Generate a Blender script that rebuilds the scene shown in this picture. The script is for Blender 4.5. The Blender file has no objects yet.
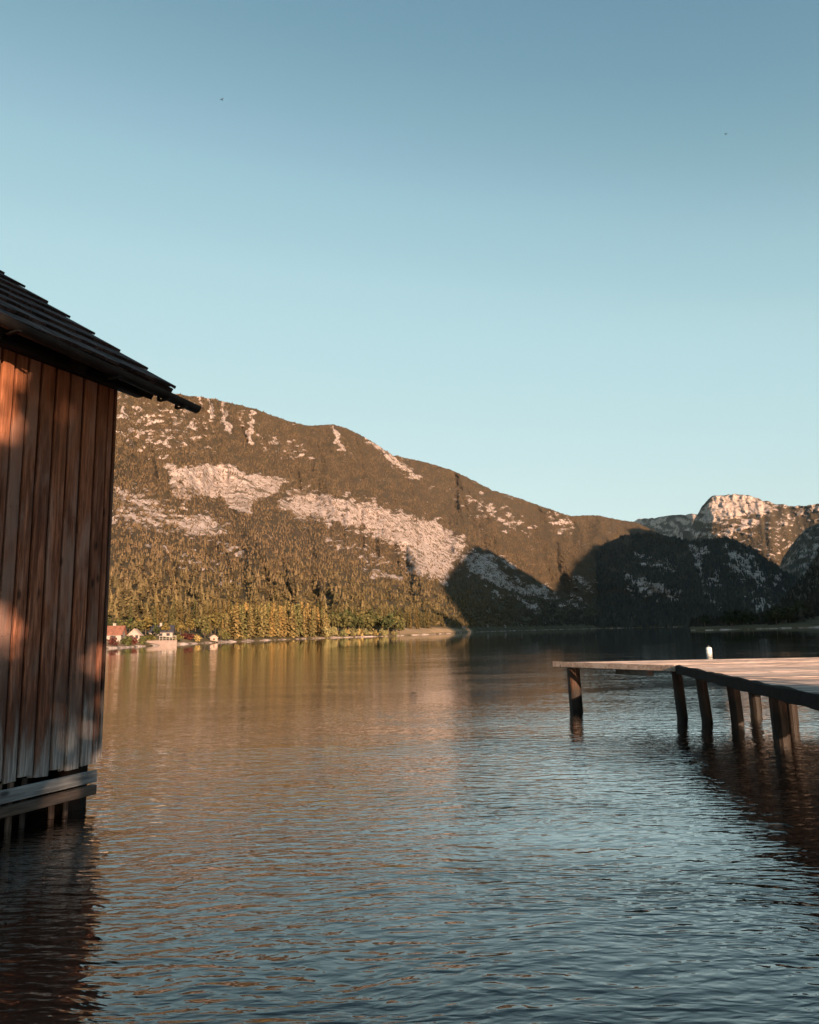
import bpy, math, random
import numpy as np
random.seed(7); rng = np.random.default_rng(11)
SC = bpy.context.scene
COL = SC.collection
R_ = math.radians

# ------------------------------------------------------------------ camera
F = 740.0; CH = 1.7
PITCH = math.atan(120.0 / F); ROLL = R_(-1.2)
def _rx(a): c, s = math.cos(a), math.sin(a); return np.array([[1, 0, 0], [0, c, -s], [0, s, c]])
def _rz(a): c, s = math.cos(a), math.sin(a); return np.array([[c, -s, 0], [s, c, 0], [0, 0, 1]])
RM = _rx(math.pi / 2 + PITCH) @ _rz(ROLL)
def ray(x, y): return RM @ np.array([(x - 409.5) / F, -(y - 512) / F, -1.0])
def at_z(x, y, z):
    d = ray(x, y); t = (z - CH) / d[2]; return np.array([0, 0, CH]) + t * d
def az_el(x, y):
    d = ray(x, y); return math.atan2(d[0], d[1]), d[2] / math.hypot(d[0], d[1])
def horizon(x): return 632.04 - 0.02095 * (x - 409.5)
def az_px(x): return az_el(x, horizon(x))[0]
def proj(P):
    q = (np.asarray(P) - np.array([0, 0, CH])) @ RM
    w = np.where(-q[..., 2] > 1e-6, -q[..., 2], 1e-6)
    return 409.5 + F * q[..., 0] / w, 512 - F * q[..., 1] / w
cd = bpy.data.cameras.new('camera'); cam = bpy.data.objects.new('camera', cd); COL.objects.link(cam)
from mathutils import Matrix, Vector
cam.matrix_world = Matrix.Translation((0, 0, CH)) @ Matrix(RM.tolist()).to_4x4()
cd.sensor_fit = 'HORIZONTAL'; cd.sensor_width = 36; cd.lens = F / 819 * 36
cd.clip_start = 0.1; cd.clip_end = 60000
SC.camera = cam

# ------------------------------------------------------------------ sun and sky
SUN_AZ, SUN_EL = R_(157), R_(13)
SV = np.array([math.sin(SUN_AZ) * math.cos(SUN_EL), math.cos(SUN_AZ) * math.cos(SUN_EL), math.sin(SUN_EL)])
sl = bpy.data.lights.new('sun', 'SUN'); sun = bpy.data.objects.new('sun', sl); COL.objects.link(sun)
sl.energy = 3.9; sl.angle = R_(0.53); sl.color = (1.0, 0.67, 0.45)
sun.rotation_euler = Vector(SV.tolist()).to_track_quat('Z', 'Y').to_euler()
sun.location = (200, -140, 120)

W = bpy.data.worlds.new('World'); SC.world = W; W.use_nodes = True
nt = W.node_tree; nt.nodes.clear()
def N(nt, t, **k):
    n = nt.nodes.new(t)
    for a, v in k.items():
        if a.startswith('i_'):
            key = a[2:]; n.inputs[int(key) if key.isdigit() else key.replace('_', ' ')].default_value = v
        else: setattr(n, a, v)
    return n
sky = N(nt, 'ShaderNodeTexSky', sky_type='NISHITA', sun_disc=False, sun_elevation=SUN_EL, sun_rotation=SUN_AZ,
        altitude=500, air_density=1.0, dust_density=0.6, ozone_density=1.6)
# the camera's response to the sky, per channel (exposed value in -> value out)
SKY_STRENGTH, EXPOSURE = 0.12, 1.75
sep_ = N(nt, 'ShaderNodeSeparateColor'); comb_ = N(nt, 'ShaderNodeCombineColor'); nt.links.new(sky.outputs[0], sep_.inputs[0])
KX = SKY_STRENGTH * 2 ** EXPOSURE
for ch, pts in enumerate([[(0, 0), (.2, .1), (.279, .165), (.335, .235), (.37, .29), (.404, .338), (.46, .388), (.53, .455), (.647, .50), (1.046, .615), (2, .75), (4, .95)],
                          [(0, 0), (.35, .21), (.485, .32), (.575, .414), (.645, .492), (.70, .557), (.79, .615), (.906, .685), (1.067, .725), (1.647, .808), (2.5, .9), (4, 1)],
                          [(0, 0), (.6, .30), (.84, .425), (.99, .51), (1.08, .587), (1.175, .647), (1.31, .695), (1.47, .75), (1.584, .765), (2.188, .815), (3, .9), (4, .95)]]):
    mu = N(nt, 'ShaderNodeMath', operation='MULTIPLY'); mu.inputs[1].default_value = KX / 4; nt.links.new(sep_.outputs[ch], mu.inputs[0])
    fc = N(nt, 'ShaderNodeFloatCurve'); cu = fc.mapping.curves[0]
    while len(cu.points) < len(pts): cu.points.new(0.5, 0.5)
    for q, (a, b) in zip(cu.points, pts): q.location = (a / 4, b); q.handle_type = 'AUTO_CLAMPED'
    fc.mapping.update(); nt.links.new(mu.outputs[0], fc.inputs['Value'])
    ex = N(nt, 'ShaderNodeMath', operation='SUBTRACT'); ex.inputs[1].default_value = 0.6; nt.links.new(mu.outputs[0], ex.inputs[0])
    ex2 = N(nt, 'ShaderNodeMath', operation='MAXIMUM'); ex2.inputs[1].default_value = 0; nt.links.new(ex.outputs[0], ex2.inputs[0])
    ex3 = N(nt, 'ShaderNodeMath', operation='MULTIPLY_ADD'); ex3.inputs[1].default_value = 3.0; nt.links.new(ex2.outputs[0], ex3.inputs[0]); nt.links.new(fc.outputs[0], ex3.inputs[2])
    mv = N(nt, 'ShaderNodeMath', operation='MULTIPLY'); mv.inputs[1].default_value = 1 / KX; nt.links.new(ex3.outputs[0], mv.inputs[0]); nt.links.new(mv.outputs[0], comb_.inputs[ch])
bg = N(nt, 'ShaderNodeBackground', i_Strength=SKY_STRENGTH); wo = N(nt, 'ShaderNodeOutputWorld')
nt.links.new(comb_.outputs[0], bg.inputs[0]); nt.links.new(bg.outputs[0], wo.inputs[0])
vs = SC.view_settings
SC.display_settings.display_device = 'sRGB'
vs.view_transform = 'Standard'; vs.look = 'None'; vs.gamma = 1; vs.use_curve_mapping = False; vs.exposure = EXPOSURE
SC.cycles.max_bounces = 6; SC.cycles.diffuse_bounces = 2; SC.cycles.glossy_bounces = 4
SC.cycles.transparent_max_bounces = 8; SC.cycles.volume_bounces = 0
SC.cycles.use_denoising = True

# ------------------------------------------------------------------ material helpers
def newmat(name):
    m = bpy.data.materials.new(name); m.use_nodes = True
    t = m.node_tree; t.nodes.clear()
    o = N(t, 'ShaderNodeOutputMaterial'); p = N(t, 'ShaderNodeBsdfPrincipled')
    t.links.new(p.outputs[0], o.inputs[0]); return m, t, p, o
def lk(t, a, b): t.links.new(a, b)
def mixc(t, fac, a, b, mode='MIX'):
    n = N(t, 'ShaderNodeMix', data_type='RGBA', blend_type=mode)
    for s, v in ((0, fac), (6, a), (7, b)):
        if isinstance(v, (int, float)): n.inputs[s].default_value = v
        elif isinstance(v, tuple): n.inputs[s].default_value = (*v[:3], 1)
        else: lk(t, v, n.inputs[s])
    return n.outputs[2]
def math_(t, op, a, b=None, c=None):
    n = N(t, 'ShaderNodeMath', operation=op)
    for i, v in enumerate((a, b, c)):
        if v is None: continue
        if isinstance(v, (int, float)): n.inputs[i].default_value = v
        else: lk(t, v, n.inputs[i])
    return n.outputs[0]
def mrange(t, v, a, b, c=0.0, d=1.0, smooth=True):
    n = N(t, 'ShaderNodeMapRange', interpolation_type='SMOOTHSTEP' if smooth else 'LINEAR')
    lk(t, v, n.inputs[0])
    for i, x in enumerate((a, b, c, d)): n.inputs[i + 1].default_value = x
    return n.outputs[0]
def noise(t, vec, scale, detail=4, rough=0.55, dist=0.0, dim='3D', w=None):
    n = N(t, 'ShaderNodeTexNoise', noise_dimensions=dim)
    n.inputs['Scale'].default_value = scale; n.inputs['Detail'].default_value = detail
    n.inputs['Roughness'].default_value = rough; n.inputs['Distortion'].default_value = dist
    if vec is not None: lk(t, vec, n.inputs['Vector'])
    if w is not None: lk(t, w, n.inputs['W'])
    return n
def mapping(t, vec, scale=(1, 1, 1), rot=(0, 0, 0), loc=(0, 0, 0)):
    n = N(t, 'ShaderNodeMapping'); lk(t, vec, n.inputs[0])
    n.inputs['Scale'].default_value = scale; n.inputs['Rotation'].default_value = rot; n.inputs['Location'].default_value = loc
    return n.outputs[0]
def ramp(t, fac, stops):
    n = N(t, 'ShaderNodeValToRGB'); lk(t, fac, n.inputs[0])
    e = n.color_ramp.elements
    while len(e) < len(stops): e.new(0.5)
    for k, (p, c) in enumerate(stops): e[k].position = p; e[k].color = (*c, 1)
    return n.outputs[0]
def attr(t, name): return N(t, 'ShaderNodeAttribute', attribute_name=name)
def geo_pos(t): return N(t, 'ShaderNodeNewGeometry').outputs['Position']
def obj_co(t): return N(t, 'ShaderNodeTexCoord').outputs['Object']

def plain(name, col, rough=0.8, var=0.25, scale=6.0, metal=0.0):
    m, t, p, o = newmat(name)
    n = noise(t, obj_co(t), scale, 5)
    c2 = tuple(c * (1 - var) for c in col); c3 = tuple(min(1, c * (1 + var)) for c in col)
    lk(t, ramp(t, n.outputs[0], [(0.3, c2), (0.7, c3)]), p.inputs['Base Color'])
    p.inputs['Roughness'].default_value = rough; p.inputs['Metallic'].default_value = metal
    p.inputs['Specular IOR Level'].default_value = 0.3
    return m

def wood(name, axis, dark, mid, light, grey, weather=False, rough=0.8, wet=None, fine=1.0):
    """planks: streaked grain along one axis, tone per board, knots; weather = the stained foot and grey of a lake-side wall"""
    m, t, p, o = newmat(name)
    co = obj_co(t); a = attr(t, 'tone')
    off = N(t, 'ShaderNodeVectorMath', operation='SCALE'); off.inputs[0].default_value = (37, 53, 71); lk(t, a.outputs['Fac'], off.inputs['Scale'])
    v = N(t, 'ShaderNodeVectorMath', operation='ADD'); lk(t, co, v.inputs[0]); lk(t, off.outputs[0], v.inputs[1])
    s = [13.0, 13.0, 13.0]; s[axis] = 1.3
    s2 = [55.0, 55.0, 55.0]; s2[axis] = 2.6
    s3 = [3.2, 3.2, 3.2]; s3[axis] = 0.8
    g1 = noise(t, mapping(t, v.outputs[0], s), fine, 5, 0.6, 0.6).outputs[0]
    g2 = noise(t, mapping(t, v.outputs[0], s2), fine, 3, 0.6, 0.4).outputs[0]
    g3 = noise(t, mapping(t, v.outputs[0], s3), 1.0, 4, 0.6).outputs[0]
    c = ramp(t, g1, [(0.28, dark), (0.5, mid), (0.72, light)])
    c = mixc(t, mrange(t, g2, 0.42, 0.60, 0.0, 0.75), c, tuple(x * 0.35 for x in mid))
    c = mixc(t, mrange(t, g3, 0.45, 0.65, 0.0, 0.8), c, grey)
    tn = mrange(t, a.outputs['Fac'], 0, 1, 0.35, 1.45, False)
    cc = N(t, 'ShaderNodeCombineColor')
    for i in range(3): lk(t, tn, cc.inputs[i])
    c = mixc(t, 1.0, c, cc.outputs[0], 'MULTIPLY')
    vk = N(t, 'ShaderNodeTexVoronoi'); s4 = [5.0, 5.0, 5.0]; s4[axis] = 2.0
    lk(t, mapping(t, v.outputs[0], s4), vk.inputs['Vector']); vk.inputs['Scale'].default_value = 1.0
    c = mixc(t, mrange(t, vk.outputs['Distance'], 0.05, 0.16, 0.75, 0.0), c, (0.012, 0.008, 0.006))
    if weather:
        sx = N(t, 'ShaderNodeSeparateXYZ'); lk(t, co, sx.inputs[0])
        zz = math_(t, 'ADD', sx.outputs[2], math_(t, 'MULTIPLY', math_(t, 'SUBTRACT', g1, 0.5), 1.6))
        zz = math_(t, 'ADD', zz, math_(t, 'MULTIPLY', math_(t, 'SUBTRACT', a.outputs['Fac'], 0.5), 0.4))
        c = mixc(t, mrange(t, zz, 3.0, 4.3, 0.0, 0.5), c, (0.30, 0.10, 0.035))          # sheltered, still red under the eave
        c = mixc(t, mrange(t, zz, 1.0, 2.0, 0.62, 0.0), c, (0.045, 0.030, 0.026))          # dark damp zone
        c = mixc(t, mrange(t, zz, 0.45, 1.15, 0.9, 0.0), c, ramp(t, g2, [(0.35, (0.17, 0.165, 0.165)), (0.65, (0.50, 0.48, 0.47))]))   # bleached foot
    if wet is not None:
        sx = N(t, 'ShaderNodeSeparateXYZ'); lk(t, geo_pos(t), sx.inputs[0])
        zz = math_(t, 'ADD', sx.outputs[2], math_(t, 'MULTIPLY', math_(t, 'SUBTRACT', g1, 0.5), 0.25))
        c = mixc(t, mrange(t, zz, wet - 0.12, wet + 0.12, 0.85, 0.0), c, (0.010, 0.008, 0.006))
    lk(t, c, p.inputs['Base Color']); p.inputs['Roughness'].default_value = rough
    p.inputs['Specular IOR Level'].default_value = 0.25
    b = N(t, 'ShaderNodeBump'); b.inputs['Strength'].default_value = 0.6; b.inputs['Distance'].default_value = 0.012
    lk(t, math_(t, 'ADD', g2, g1), b.inputs['Height']); lk(t, b.outputs[0], p.inputs['Normal'])
    return m

def foliage(name, rough=0.9, trans=0.0):
    m, t, p, o = newmat(name)
    a = attr(t, 'tint'); n = noise(t, geo_pos(t), 0.9, 3)
    c = mixc(t, 1.0, a.outputs['Color'], ramp(t, n.outputs[0], [(0.3, (0.55, 0.6, 0.55)), (0.7, (1.3, 1.25, 1.2))]), 'MULTIPLY')
    oi = N(t, 'ShaderNodeObjectInfo')
    c = mixc(t, 1.0, c, ramp(t, oi.outputs['Random'], [(0.0, (0.7, 0.85, 0.8)), (0.5, (1, 1, 1)), (1.0, (1.3, 1.12, 0.95))]), 'MULTIPLY')
    lk(t, c, p.inputs['Base Color']); p.inputs['Roughness'].default_value = rough; p.inputs['Specular IOR Level'].default_value = 0.1
    return m

M_SIDING = wood('weathered_siding', 2, (0.05, 0.021, 0.013), (0.25, 0.095, 0.051), (0.44, 0.20, 0.125), (0.28, 0.18, 0.145), weather=True)
M_RAIL = wood('grey_rail_wood', 0, (0.11, 0.115, 0.12), (0.24, 0.25, 0.26), (0.37, 0.38, 0.39), (0.28, 0.29, 0.30))
M_BEAM = wood('brown_beam_wood', 0, (0.045, 0.032, 0.026), (0.12, 0.082, 0.062), (0.19, 0.135, 0.105), (0.15, 0.125, 0.11))
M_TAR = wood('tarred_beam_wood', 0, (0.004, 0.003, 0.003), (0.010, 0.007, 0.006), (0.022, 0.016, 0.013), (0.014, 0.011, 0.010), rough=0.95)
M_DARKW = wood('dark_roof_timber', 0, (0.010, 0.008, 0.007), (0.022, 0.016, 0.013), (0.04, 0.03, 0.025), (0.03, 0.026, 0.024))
M_SHINGLE = wood('tarred_shingle', 1, (0.016, 0.011, 0.010), (0.055, 0.035, 0.033), (0.10, 0.068, 0.064), (0.068, 0.050, 0.048), rough=0.9)
M_POST = wood('wet_post_wood', 2, (0.012, 0.007, 0.005), (0.048, 0.023, 0.012), (0.125, 0.06, 0.029), (0.05, 0.034, 0.026), wet=0.45, rough=0.6)
M_SLAT = wood('slat_wood', 2, (0.05, 0.035, 0.028), (0.13, 0.09, 0.07), (0.22, 0.16, 0.12), (0.16, 0.13, 0.11))
M_DECK = wood('deck_planks', 0, (0.22, 0.17, 0.145), (0.37, 0.285, 0.245), (0.52, 0.41, 0.36), (0.40, 0.33, 0.30))
M_FASCIA = wood('fascia_wood', 0, (0.2, 0.15, 0.12), (0.36, 0.27, 0.22), (0.5, 0.39, 0.33), (0.38, 0.32, 0.28))
M_FOL = foliage('leaf_foliage')
M_BARK = plain('bark', (0.09, 0.065, 0.045), 0.95, 0.4, 3)
M_PLASTER = plain('white_plaster', (0.29, 0.255, 0.225), 0.9, 0.08, 0.6)
M_ROSE = plain('rose_plaster', (0.32, 0.235, 0.19), 0.9, 0.12, 0.8)
M_REDROOF = plain('red_roof_tile', (0.20, 0.085, 0.055), 0.85, 0.3, 1.5)
M_DARKROOF = plain('slate_roof', (0.035, 0.035, 0.045), 0.6, 0.3, 1.5)
M_TANROOF = plain('pale_roof', (0.42, 0.31, 0.24), 0.85, 0.2, 1.5)
M_GLASSY = plain('window_glass', (0.03, 0.035, 0.045), 0.1, 0.2, 1)
M_CONC = plain('pale_quay_concrete', (0.20, 0.155, 0.135), 0.9, 0.15, 1.2)
M_TIMB = plain('house_timber', (0.16, 0.09, 0.05), 0.85, 0.25, 2)
M_BUOY = plain('white_buoy_plastic', (0.62, 0.62, 0.58), 0.4, 0.05, 8)
M_GALV = plain('galvanised_ring', (0.4, 0.4, 0.4), 0.4, 0.1, 20, 0.9)
M_BIRD = plain('dark_feather', (0.05, 0.045, 0.045), 0.8, 0.2, 20)

# ------------------------------------------------------------------ object helpers
def tag(o, label=None, cat=None, group=None, kind=None):
    if label: o['label'] = label
    if cat: o['category'] = cat
    if group: o['group'] = group
    if kind: o['kind'] = kind
    return o
def empty(name, loc, rz=0.0):
    o = bpy.data.objects.new(name, None); COL.objects.link(o); o.location = loc; o.rotation_euler = (0, 0, rz)
    o.empty_display_size = 0.2; return o
class MB:
    def __init__(s): s.v, s.f, s.t, s.m, s.c = [], [], [], [], []
    def add(s, vs, fs, tone=None, mi=0, tint=None):
        b = len(s.v); tone = random.random() if tone is None else tone
        s.v += [tuple(map(float, p)) for p in vs]; s.t += [tone] * len(vs); s.c += [tint or (1, 1, 1)] * len(vs)
        s.f += [tuple(b + i for i in f) for f in fs]; s.m += [mi] * len(fs)
    def box(s, a, b, tone=None, jit=0.0, mi=0):
        vs = [(x, y, z) for z in (a[2], b[2]) for y in (a[1], b[1]) for x in (a[0], b[0])]
        if jit: vs = [tuple(q + random.uniform(-jit, jit) for q in p) for p in vs]
        s.add(vs, [(0, 2, 3, 1), (4, 5, 7, 6), (0, 1, 5, 4), (2, 6, 7, 3), (0, 4, 6, 2), (1, 3, 7, 5)], tone, mi)
    def hexa(s, p, tone=None, mi=0):   # bottom quad ccw then top quad ccw
        s.add(p, [(3, 2, 1, 0), (4, 5, 6, 7), (0, 1, 5, 4), (1, 2, 6, 5), (2, 3, 7, 6), (3, 0, 4, 7)], tone, mi)
    def tube(s, a, b, r0, r1, n=12, rough=0.0, rings=1, tone=None, mi=0, bend=0.0):
        a, b = Vector(a), Vector(b); d = (b - a).normalized()
        x = d.orthogonal().normalized(); y = d.cross(x); vs = []
        ph = [random.uniform(1 - rough, 1 + rough) for _ in range(n)]
        for k in range(rings + 1):
            f = k / rings; c = a.lerp(b, f) + x * bend * math.sin(f * math.pi); r = r0 + (r1 - r0) * f
            for i in range(n):
                t = 2 * math.pi * i / n; q = r * ph[i] * (1 + random.uniform(-rough, rough) * 0.4)
                vs.append(c + x * q * math.cos(t) + y * q * math.sin(t))
        fs = [(k * n + i, k * n + (i + 1) % n, (k + 1) * n + (i + 1) % n, (k + 1) * n + i) for k in range(rings) for i in range(n)]
        fs += [tuple(range(n - 1, -1, -1)), tuple(rings * n + i for i in range(n))]
        s.add(vs, fs, tone, mi)
    def build(s, name, mats, parent=None, loc=None, bevel=0.0, smooth=False):
        me = bpy.data.meshes.new(name); me.from_pydata(s.v, [], s.f); me.update()
        for m in (mats if isinstance(mats, (list, tuple)) else [mats]): me.materials.append(m)
        me.polygons.foreach_set('material_index', s.m)
        at = me.attributes.new('tone', 'FLOAT', 'POINT'); at.data.foreach_set('value', s.t)
        ac = me.attributes.new('tint', 'FLOAT_COLOR', 'POINT')
        ac.data.foreach_set('color', np.c_[np.array(s.c, float).reshape(-1, 3), np.ones(len(s.c))].ravel())
        if smooth: me.polygons.foreach_set('use_smooth', [True] * len(s.f))
        o = bpy.data.objects.new(name, me); COL.objects.link(o)
        if parent: o.parent = parent
        if loc is not None: o.location = loc
        if bevel:
            bv = o.modifiers.new('bevel', 'BEVEL'); bv.width = bevel; bv.segments = 1; bv.limit_method = 'ANGLE'
        return o
def np_mesh(name, V, Fc, mats, attrs=None, smooth=True):
    me = bpy.data.meshes.new(name)
    V = np.asarray(V, np.float32); Fc = np.asarray(Fc, np.int32); k = Fc.shape[1]
    me.vertices.add(len(V)); me.vertices.foreach_set('co', V.ravel())
    me.loops.add(Fc.size); me.loops.foreach_set('vertex_index', Fc.ravel())
    me.polygons.add(len(Fc)); me.polygons.foreach_set('loop_start', np.arange(0, Fc.size, k, dtype=np.int32))
    me.polygons.foreach_set('use_smooth', np.full(len(Fc), smooth))
    me.update(calc_edges=True)
    for nm, (ty, data) in (attrs or {}).items():
        at = me.attributes.new(nm, ty, 'POINT'); at.data.foreach_set('color' if ty == 'FLOAT_COLOR' else 'value', np.asarray(data, np.float32).ravel())
    for m in mats: me.materials.append(m)
    o = bpy.data.objects.new(name, me); COL.objects.link(o); return o

# ------------------------------------------------------------------ numpy noise
_perm = rng.permutation(512); _g = rng.normal(size=(512, 2)); _g /= np.linalg.norm(_g, axis=1)[:, None]
def perlin(x, y):
    xi, yi = np.floor(x).astype(int), np.floor(y).astype(int); xf, yf = x - xi, y - yi
    def gr(i, j, dx, dy):
        h = _perm[(_perm[i & 511] + j) & 511]; g = _g[h]; return g[..., 0] * dx + g[..., 1] * dy
    u, v = xf * xf * xf * (xf * (xf * 6 - 15) + 10), yf * yf * yf * (yf * (yf * 6 - 15) + 10)
    a = gr(xi, yi, xf, yf) * (1 - u) + gr(xi + 1, yi, xf - 1, yf) * u
    b = gr(xi, yi + 1, xf, yf - 1) * (1 - u) + gr(xi + 1, yi + 1, xf - 1, yf - 1) * u
    return (a * (1 - v) + b * v) * 1.5
def fbm(x, y, o=4, gain=0.5):
    s = 0; a = 1.0
    for k in range(o): s = s + a * perlin(x * 2 ** k + 17.3 * k, y * 2 ** k + 9.1 * k); a *= gain
    return s
def sstep(a, b, x): t = np.clip((x - a) / (b - a), 0, 1); return t * t * (3 - 2 * t)
def polydist(px, py, poly):
    """signed distance in pixels, positive inside"""
    P = np.array(poly, float); Q = np.roll(P, -1, 0); d = np.full(px.shape, 1e9); ins = np.zeros(px.shape, bool)
    for (x0, y0), (x1, y1) in zip(P, Q):
        ex, ey = x1 - x0, y1 - y0; t = np.clip(((px - x0) * ex + (py - y0) * ey) / (ex * ex + ey * ey + 1e-9), 0, 1)
        d = np.minimum(d, np.hypot(px - x0 - t * ex, py - y0 - t * ey))
        c = ((y0 > py) != (y1 > py)) & (px < (x1 - x0) * (py - y0) / (y1 - y0 + 1e-12) + x0); ins ^= c
    return np.where(ins, d, -d)

# ------------------------------------------------------------------ terrain
def crop(ox, oy, s, pts): return [(ox + x / s, oy + y / s) for x, y in pts]
c6 = lambda *p: crop(110, 380, 2.925, p)
c7 = lambda *p: crop(370, 440, 3.276, p)
c8 = lambda *p: crop(600, 470, 3.74, p)
# rock faces: (polygon, strength, edge roughness)
ROCK_A = [
    (c6((195, 262), (330, 245), (400, 275), (515, 293), (480, 330), (420, 352), (412, 388), (370, 385), (335, 348), (250, 335), (210, 300)), 1.0, 5),
    (c6((490, 360), (560, 318), (620, 338), (700, 345), (825, 378), (825, 452), (720, 428), (640, 415), (540, 398)), 0.85, 8),
    (c6((170, 420), (270, 392), (345, 430), (300, 462), (230, 452)), 0.85, 7),
    (c6((10, 310), (100, 322), (205, 390), (190, 440), (90, 440), (10, 410)), 0.5, 9),
    (c6((150, 225), (185, 245), (235, 340), (215, 375), (190, 330)), 0.7, 5),
    (c6((290, 52), (306, 52), (304, 112), (288, 108)), 0.8, 2),
    (c6((326, 60), (338, 60), (345, 150), (332, 150)), 0.8, 2),
    (c6((378, 85), (388, 85), (392, 140), (380, 140)), 0.6, 2),
    (c6((412, 88), (424, 92), (416, 188), (402, 186)), 0.8, 2),
    (c6((258, 45), (266, 45), (270, 90), (258, 88)), 0.6, 2),
    (c6((646, 138), (660, 138), (684, 205), (668, 205)), 0.8, 2),
    (c6((720, 150), (760, 168), (830, 215), (826, 228), (760, 190)), 0.6, 4),
    (c6((20, 60), (250, 80), (300, 150), (280, 190), (100, 210), (20, 150)), 0.28, 12),
    (c6((440, 170), (560, 190), (600, 230), (520, 225), (450, 200)), 0.3, 8),
    (c6((330, 480), (380, 490), (390, 520), (330, 505)), 0.5, 5),
    (c6((100, 480), (300, 520), (380, 600), (250, 560)), 0.22, 8),
    (c6((620, 462), (720, 480), (819, 540), (819, 580), (720, 510)), 0.4, 8),
    (c7((-20, 205), (120, 250), (220, 270), (315, 345), (280, 405), (240, 465), (150, 440), (90, 350), (-20, 300)), 0.85, 9),
    (c7((0, 405), (100, 440), (100, 465), (0, 440)), 0.5, 5),
    (c7((300, 390), (370, 365), (410, 390), (470, 465), (590, 487), (560, 522), (430, 485), (330, 435)), 0.75, 7),
    (c7((400, 480), (430, 500), (435, 530), (405, 515)), 0.5, 4),
    (c7((465, 505), (480, 505), (560, 560), (540, 562)), 0.8, 4),
    (c7((585, 505), (690, 525), (700, 545), (590, 540)), 0.45, 7),
    (c7((660, 445), (730, 460), (730, 490), (670, 470)), 0.55, 6),
    (c7((270, 165), (360, 190), (520, 280), (480, 300), (330, 230)), 0.35, 9),
    (c7((600, 225), (660, 250), (650, 310), (600, 300)), 0.4, 7),
    (c7((20, 15), (60, 40), (165, 120), (150, 135), (60, 70)), 0.65, 4),
    (c7((420, 370), (490, 420), (500, 440), (430, 400)), 0.6, 4),
]
ROCK_B = [
    (c8((140, 320), (275, 355), (270, 385), (150, 345)), 0.66, 6),
    (c8((95, 395), (180, 410), (285, 450), (270, 485), (110, 455)), 0.70, 7),
    (c8((340, 280), (405, 292), (385, 330), (378, 385), (395, 440), (440, 520), (425, 520), (370, 400)), 0.70, 3),
    (c8((470, 290), (560, 310), (630, 400), (620, 440), (500, 400)), 0.66, 8),
    (c8((400, 400), (460, 385), (450, 430), (410, 440)), 0.60, 6),
    (c8((560, 400), (720, 410), (690, 455), (580, 450)), 0.55, 8),
    (c8((555, 470), (640, 480), (635, 545), (575, 540)), 0.7, 6),
    (c8((410, 480), (450, 490), (450, 540), (420, 530)), 0.60, 4),
]
ROCK_E = [
    (c8((375, 190), (425, 92), (560, 92), (650, 140), (610, 165), (560, 160), (480, 185), (430, 195)), 1.0, 5),
    (c8((440, 245), (590, 175), (590, 200), (480, 250)), 0.9, 4), (c8((340, 130), (860, 110), (860, 380), (640, 380), (340, 260)), 0.15, 6),
    (c8((620, 130), (850, 120), (850, 165), (650, 150)), 0.55, 8),
    (c8((350, 220), (440, 220), (430, 260), (340, 250)), 0.5, 7),
    (c8((140, 172), (360, 158), (360, 172), (150, 186)), 0.55, 4),
    (c8((680, 290), (740, 260), (720, 310)), 0.4, 6),
]
class Patch: pass
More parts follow.
